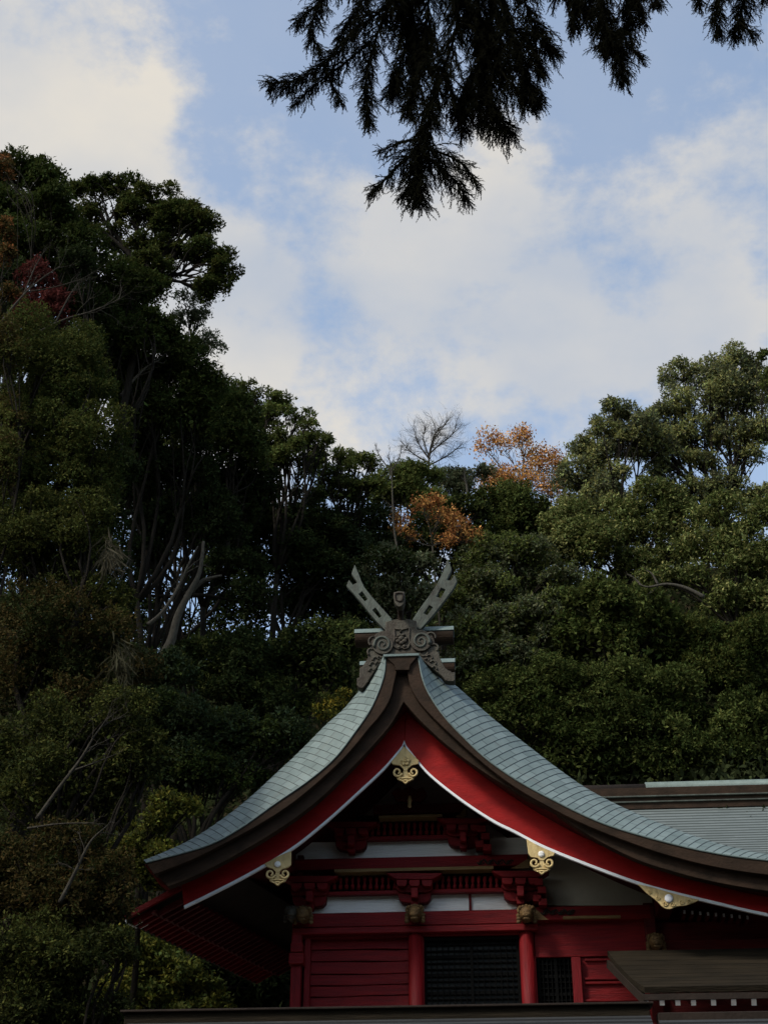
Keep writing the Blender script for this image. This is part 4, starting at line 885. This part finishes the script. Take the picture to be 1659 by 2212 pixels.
# right
tree('camphor_tree', 'olive camphor tree stepping down to the sky, left of the big right-hand camphor', 'tree', [(1248,975,26,22),(1290,940,30,28),(1330,895,34,28),(1375,885,34,26),(1290,990,40,30),(1345,950,44,34),(1260,1030,44,34),(1320,1035,44,30),(1240,1090,48,40),(1300,1100,50,40),(1400,930,40,40)], 51, 'olive', .17, .95, nsub=13, sub=.40, droop=.25, fill=.3, r0=.2, subl=.6, alt='grey', altp=.3, grow=1.12)
tree('camphor_tree', 'big olive camphor tree with rounded top on the right skyline', 'tree', [(1475,815,36,30),(1525,795,44,28),(1580,800,44,32),(1625,830,36,34),(1455,870,44,36),(1530,860,56,40),(1600,880,56,40),(1440,930,44,36),(1500,940,52,36),(1570,945,50,34),(1640,930,36,40),(1390,970,36,26),(1450,985,40,24),(1530,1000,34,24),(1620,1000,26,24),(1655,1080,20,40),(1490,1050,46,26),(1560,1045,40,22),(1420,1030,40,24),(1610,1060,30,26)], 52.5, 'olive', .17, .85, nsub=13, sub=.40, droop=.25, fill=.26, r0=.28, subl=.6, alt='grey', altp=.3, grow=1.15)
tree('camphor_tree', 'leafy twigs at the right frame edge beside the big camphor top', 'tree', [(1652,775,12,9),(1664,800,14,22),(1672,840,22,40)], 50, 'mid', .17, .6, r0=.08, fill=0)
tree('camphor_tree', 'middle camphor with dark forked limbs in front of the right skyline trees', 'tree', [(1340,1100,50,34),(1400,1080,44,34),(1350,1160,60,40),(1420,1140,50,36),(1290,1180,60,44),(1470,1100,44,30),(1370,1220,70,34),(1455,1190,50,34),(1235,1140,50,44),(1225,1190,50,34)], 50, 'olive', .17, .9, alt='mid', altp=.45, nsub=12, droop=.25, fill=.3, r0=.2, subl=.6, grow=1.1)
tree('camphor_tree', 'olive camphor at the right edge in front of the others', 'tree', [(1560,1110,60,40),(1630,1120,50,44),(1530,1180,50,40),(1600,1200,70,50),(1660,1220,40,50),(1500,1250,44,26),(1430,1255,44,20),(1560,1290,60,40),(1640,1310,50,40)], 48.5, 'olive', .17, .9, alt='mid', altp=.45, nsub=12, droop=.25, fill=.3, r0=.2, subl=.6, grow=1.12)
twig_tree('bare_limb', 'pale crooked dead limb low on the right camphor', 'bare branch', [[(1520,1290),(1480,1270),(1440,1262),(1400,1268),(1380,1262)],[(1420,1262),(1408,1240),(1395,1232)]], 45, 'pbark', .08, 3, 1)
tree('broadleaf_tree', 'broadleaf evergreen behind the right finial with grey-green clumps', 'tree', [(1060,1215,70,36),(1140,1205,70,36),(1020,1260,60,36),(1100,1275,90,40),(1190,1250,60,44),(1000,1310,44,40)], 49, 'mid', .15, .9, alt='grey', altp=.25)
tree('broadleaf_tree', 'broadleaf evergreen with bright tufts right of the ridge crest', 'tree', [(1010,1370,60,50),(1080,1350,80,44),(1160,1330,80,44),(1060,1430,90,50),(1150,1410,90,50),(1010,1450,50,50),(1230,1330,50,40)], 47.4, 'mid', .18, 1.1, alt='grey', altp=.3)
tree('broadleaf_tree', 'domed evergreen beneath the middle camphor', 'tree', [(1280,1300,70,40),(1350,1330,80,50),(1270,1370,90,50),(1360,1410,80,50),(1420,1360,50,50)], 46.4, 'dark', .21, 1.1, alt='mid', altp=.3)
tree('broadleaf_tree', 'dark evergreen over the upper right roof slope', 'tree', [(1080,1500,80,50),(1170,1490,80,50),(1130,1560,90,50),(1220,1560,90,60),(1250,1470,80,50)], 45.6, 'dark', .14, .8, alt='mid', altp=.25)
tree('broadleaf_tree', 'dark evergreen with lit sprays above the rear hall ridge', 'tree', [(1340,1500,80,50),(1420,1480,80,60),(1330,1580,90,60),(1430,1580,80,50),(1250,1640,90,50),(1370,1650,90,50)], 45.8, 'dark', .17, .95, alt='mid', altp=.2)
tree('broadleaf_tree', 'shaded tree at the right edge below the olive camphor', 'tree', [(1500,1380,70,60),(1590,1390,80,60),(1650,1400,50,60),(1520,1470,80,50),(1620,1480,70,60),(1440,1420,40,40)], 47.2, 'dark', .17, .95, alt='moss', altp=.2)
tree('broadleaf_tree', 'bushy green tree low at the right edge just above the rear hall ridge', 'tree', [(1520,1570,70,50),(1600,1570,80,60),(1660,1600,50,70),(1500,1640,80,50),(1590,1650,80,50),(1440,1670,60,40)], 46, 'mid', .17, 1.05, alt='dark', altp=.4)
# unseen trees added around the viewpoint to keep low light off the shrine
for gx, gy, gr, lb in ((-17,-3,6,'unseen light-blocking tree behind the viewpoint, left'), (-9,-13,6.5,'unseen light-blocking tree behind the viewpoint, rear left'), (1,-17,6.5,'unseen light-blocking tree straight behind the viewpoint'), (11,-13,6.5,'unseen light-blocking tree behind the viewpoint, rear right'), (19,-3,6,'unseen light-blocking tree right of the viewpoint'), (21,9,5.5,'unseen light-blocking tree at the right of the forecourt')):
    t = thing('shading_tree', lb, 'tree', (gx, gy, 0), 'added light-blocking trees behind the viewpoint'); n = 5200
    d = rand_dirs(n); P = np.array([gx, gy, 10.0])+d*np.array([gr, gr, 8.5])*rng.uniform(.55, 1, (n, 1))
    leaves_mesh('crown', P, rand_dirs(n), rand_dirs(n), np.full(n, .9), np.full(n, .5), np.array([.04,.05,.02])*rng.uniform(.5, 1.4, (n, 1)), M['leaf'], t)
    MB().tube([(gx, gy, -.1), (gx, gy, 3), (gx, gy, 14)], [.45, .36, .15], 12).build('trunk', M['bark'], t, smooth=True)
# thin stems crossing the left slope
twig_tree('bare_sapling', 'thin pale bare sapling leaning right across the crimson maple', 'bare branch', [[(20,760),(80,720),(140,690),(200,672),(255,648)],[(120,698),(150,640),(170,610)]], 28.6, 'mbark', .04, 7, 1)
twig_tree('bare_sapling', 'pale bare sapling above the crimson maple', 'bare branch', [[(0,700),(40,650),(80,610),(130,575)],[(60,630),(110,622),(170,605),(200,590)],[(50,640),(75,580),(95,545)]], 28.2, 'mbark', .035, 7, 1)
twig_tree('bare_limb', 'pale twisted limb in front of the dark domed crown', 'bare branch', [[(262,855),(290,820),(318,792),(345,778)],[(300,812),(330,800)]], 37, 'pbark', .06, 4, 1)
twig_tree('bare_limb', 'crooked pale limb hanging under the broad dome-shaped crown', 'bare branch', [[(380,905),(400,920),(425,926),(448,912),(455,895)],[(360,840),(385,862),(410,868)]], 40.5, 'pbark', .05, 4, 1)
twig_tree('bare_limb', 'thin pale limb in the darkest part of the left wood', 'bare branch', [[(450,1062),(490,1068),(520,1085)]], 42, 'pbark', .045, 4, 1)
twig_tree('bare_sapling', 'thin grey stem slanting across the brown-tinged tree left of the roof', 'bare branch', [[(80,1770),(130,1700),(175,1640),(205,1590),(235,1550)],[(150,1668),(200,1650),(250,1630)]], 20.8, 'mbark', .035, 7, 1)
twig_tree('bare_sapling', 'second grey stem slanting up below the first, beside the yellow-green boughs', 'bare branch', [[(130,1950),(165,1880),(195,1820),(225,1790)],[(60,1790),(130,1780),(200,1778)]], 20.4, 'mbark', .035, 6, 1)
twig_tree('bare_sapling', 'short thin stem in front of the brownish tree with dead fronds', 'bare branch', [[(238,1310),(252,1275),(268,1235),(278,1210)]], 25.6, 'pbark', .035, 4, 1)

# the wood goes on past the left edge of the frame
for px_, py_, Y_, lb in ((-110, 640, 35, 'upper'), (-130, 1000, 29, 'middle'), (-120, 1450, 25, 'lower'), (-110, 1950, 22, 'lowest')):
    tree('evergreen_tree', 'dark evergreen just outside the left frame edge, '+lb+' one on the slope', 'tree', [(px_, py_-120, 90, 80), (px_+40, py_, 90, 90), (px_-70, py_+40, 90, 90), (px_, py_+150, 100, 90), (px_-90, py_-90, 70, 70)], Y_, 'deep', .15, .6, fill=.4, under=.5)
# dead fronds
def fronds(name, label, cx, cy, rx, ry, Y, n, col):
    t = thing(name, label, 'grass', tuple(at(cx, cy+ry, Y))); P = []; D = []
    for i in range(n):
        b = np.array(at(cx+rx*rng.normal()*.5, cy+ry*rng.normal()*.5, Y+rng.normal()*.3)); P.append(b); D.append([rng.normal()*.5+.3, rng.normal()*.4, -.8])
    P = np.array(P); D = np.array(D); L_ = rng.uniform(.25, .55, n)
    leaves_mesh('blades', P, D, rand_dirs(n), L_, L_*.07, np.array(col)*rng.uniform(.5, 1.3, (n, 1)), M['leaf'], t)
fronds('dry_grass', 'pale dry grass plumes hanging off the left slope below the moss-green tree', 235, 1195, 22, 38, 24.0, 140, (.05,.044,.028))
fronds('dry_grass', 'dull dry grass hanging on the left slope above the golden sprays', 262, 1420, 30, 50, 23.2, 140, (.04,.037,.02))

# undergrowth covering the hillside
def undergrowth():
    n = 260000; x = rng.uniform(-34, 34, n); y = rng.uniform(12, 64, n)
    z = np.array([H(a_, b_) for a_, b_ in zip(x, y)]); k = (z > 5.3) | (x < -13.6)
    x, y, z = x[k], y[k], z[k]; n = len(x)
    P = np.stack([x, y, z+rng.uniform(0, 1.3, n)], 1); D = unit(rng.normal(size=(n, 3))*.7+np.array([0, -.3, .5])); L_ = rng.uniform(.18, .42, n)
    c = np.array([.030,.038,.014])*rng.uniform(.4, 1.6, (n, 1)); o = leaves_mesh('undergrowth', P, D, unit(rand_dirs(n)+np.array([0,-.3,.8])), L_, L_*.5, c, M['leaf'], None)
    tag(o, kind='stuff')
undergrowth()

# ------------------------------------------------------------------ cedar boughs hanging in from above the camera
YC_ = 9.0
cedar = thing('cedar_tree', 'dark cedar whose drooping needled boughs hang in from above against the sky', 'tree', (6.5, 7.5, 0))
limb_pts = cr_spline([Vector((6.5,7.5,12.2)), Vector((4.8,8.2,13.6)), Vector((2.6,9.0,14.0)), Vector((.4,9.3,14.0)), Vector((-1.6,9.2,13.6))], 8)
tb = MB().tube([(6.5,7.5,z) for z in (-.2,1,4,8,12,16,20)], [.5,.42,.38,.33,.28,.2,.1], 16); tb.tube(limb_pts, [.16-.13*i/(len(limb_pts)-1) for i in range(len(limb_pts))], 8)
tb.build('trunk', M['bark'], cedar, smooth=True)
def spray(axis, Y, L1, density=1.0, dy=0.0, spread=1.0):
    mb = MB(); nd_p = []; nd_d = []; nd_n = []
    def needles(pts):
        for i in range(len(pts)-1):
            a_, b_ = pts[i], pts[i+1]; d = b_-a_; ln = d.length
            if ln < 1e-5: continue
            d.normalize(); n = max(1, int(ln/.0048)); u = d.orthogonal().normalized(); v = d.cross(u)
            for k in range(n):
                ang = k*2.4+i; s = (u*math.cos(ang)+v*math.sin(ang)); nd_p.append(tuple(a_+d*ln*k/n)); nd_d.append(tuple(d*.86+s*.52)); nd_n.append(tuple(d.cross(s)))
    def twig(p, d, ln, r, lv):
        n = 5; pts = [p]; dd = d.copy()
        for i in range(n):
            dd = (dd+Vector((0,0,-.20 if lv == 1 else -.12))+Vector(rng.normal(size=3))*.11).normalized(); pts.append(pts[-1]+dd*ln/n)
        mb.tube(pts, [r*(1-.6*i/n) for i in range(n+1)], 3, cap=False)
        needles(pts)
        if lv < 2:
            m_ = max(3, int(ln/.024*density))
            for k in range(m_):
                t = (k+.6)/m_; j = min(int(t*n), n-1); q = pts[j].lerp(pts[j+1], t*n-j); e = (pts[j+1]-pts[j]).normalized()
                sd = e.cross(Vector(rng.normal(size=3))).normalized(); twig(q, (e*.86+sd*.55).normalized(), random.uniform(.05, .12)*(1.15-.5*t), r*.6, 2)
    pts = cr_spline([at(x, y, Y+dy) for x, y in axis], 6); n = len(pts)-1
    tot = sum((pts[i+1]-pts[i]).length for i in range(n))
    mb.tube(pts, [.014-.010*i/n for i in range(n+1)], 5)
    m_ = int(tot/.0098*density)
    for k in range(m_):
        t = (k+.5)/m_; j = min(int(t*n), n-1); q = pts[j].lerp(pts[j+1], t*n-j); e = (pts[j+1]-pts[j]).normalized()
        rnd = Vector(rng.normal(size=3)); rnd = rnd-e*rnd.dot(e); rnd.normalize()
        ln = L1*1.75*random.choice((.35,.55,.8,1.1))*random.uniform(.8,1.15)*(1.0-.66*t)
        twig(q, (e*.75+rnd*.85*spread+Vector((0,0,-.18))).normalized(), ln, .0045, 1)
    twig(pts[-1], (pts[-1]-pts[-2]).normalized(), L1*.35, .004, 1)
    ob = mb.build('bough', M['cedar'], cedar)
    P = np.array(nd_p); D = np.array(nd_d); Nn = np.array(nd_n); n = len(P); L_ = rng.uniform(.010, .018, n)
    P2 = leaves_mesh('needles', P, D, Nn, L_, L_*.34, np.array([.006,.006,.003])*rng.uniform(.5, 1.4, (n, 1)), M['needle'], ob)
    return n
boughs = [
 ([(905,-70),(840,10),(760,70),(700,140),(640,172),(585,180)], .26, 1.0, 0),
 ([(800,90),(740,140),(680,185),(640,225)], .18, .9, .1),
 ([(760,-60),(700,0),(660,30),(645,45)], .18, .9, .15),
 ([(720,-60),(690,10),(672,60),(690,110)], .20, .9, -.1),
 ([(870,-60),(820,60),(795,150),(790,215),(797,262)], .20, 1.0, .05),
 ([(930,-80),(920,60),(900,160),(880,240)], .34, 1.1, .15),
 ([(990,-80),(985,60),(950,170),(925,260),(905,330),(900,390),(904,430)], .32, 1.1, 0),
 ([(905,320),(870,350),(835,385),(805,410)], .20, 1.0, 0),
 ([(900,300),(860,310),(825,325)], .13, .8, .05),
 ([(912,330),(950,360),(985,395),(1005,425)], .20, 1.0, .05),
 ([(915,320),(965,335),(1005,360),(1028,400)], .16, .9, -.05),
 ([(905,350),(890,400),(870,425)], .14, .9, .08),
 ([(1020,-80),(1040,60),(1050,160),(1065,240),(1095,280)], .34, 1.15, .1),
 ([(1060,-80),(1090,40),(1120,120),(1140,180),(1150,205)], .32, 1.2, -.1),
 ([(1080,150),(1110,190),(1130,215)], .24, 1.1, .0),
 ([(1100,-80),(1140,20),(1170,80),(1195,110)], .26, 1.15, 0),
 ([(960,-80),(1010,20),(1060,90),(1090,150)], .34, 1.2, .25),
 ([(840,-80),(870,20),(890,80),(930,150)], .30, 1.1, .3),
 ([(780,-90),(790,-20),(760,40),(735,80)], .26, 1.0, .2),
 ([(1010,170),(1030,230),(1040,270)], .22, 1.0, .1),
 ([(1240,-90),(1250,-20),(1245,30),(1238,60)], .22, 1.1, .1),
 ([(1300,-90),(1300,0),(1315,70),(1335,120),(1350,170)], .26, 1.15, 0),
 ([(1340,60),(1360,100),(1385,120)], .16, 1.0, 0),
 ([(1360,-90),(1370,-30),(1380,10),(1385,40)], .24, 1.1, .1),
 ([(1180,-90),(1200,-40),(1230,0),(1270,30)], .24, 1.1, .15),
 ([(1400,-80),(1410,-20),(1415,10)], .16, 1.0, 0),
 ([(1560,-90),(1555,-20),(1545,30),(1550,70)], .20, 1.1, 0),
 ([(1620,-90),(1610,-20),(1600,30),(1585,75)], .22, 1.1, .1),
 ([(1500,-90),(1505,-30),(1510,10)], .16, 1.0, 0),
 ([(1660,-90),(1650,-30),(1648,0)], .14, 1.0, 0),
 ([(1590,40),(1612,62),(1622,76)], .14, 1.0, 0),
 ([(880,-80),(890,60),(860,150),(850,200)], .30, 1.0, .2),
 ([(1060,-80),(1060,60),(1030,160),(1000,240)], .34, 1.1, .3),
 ([(960,150),(985,230),(1000,280)], .24, 1.0, .2),
 ([(1120,60),(1150,110),(1165,150)], .24, 1.1, .2),
 ([(700,140),(720,190),(735,220)], .12, .9, .05),
 ([(1340,-80),(1360,0),(1350,60),(1300,100)], .24, 1.1, .2),
 ([(1240,-60),(1270,0),(1300,60),(1310,110)], .22, 1.1, .1),
]
cnt = 0
for ax_, L1, de, dy in boughs: cnt += spray(ax_, YC_, L1, de, dy)
print('needles', cnt, 'polys', sum(len(m_.polygons) for m_ in bpy.data.meshes))
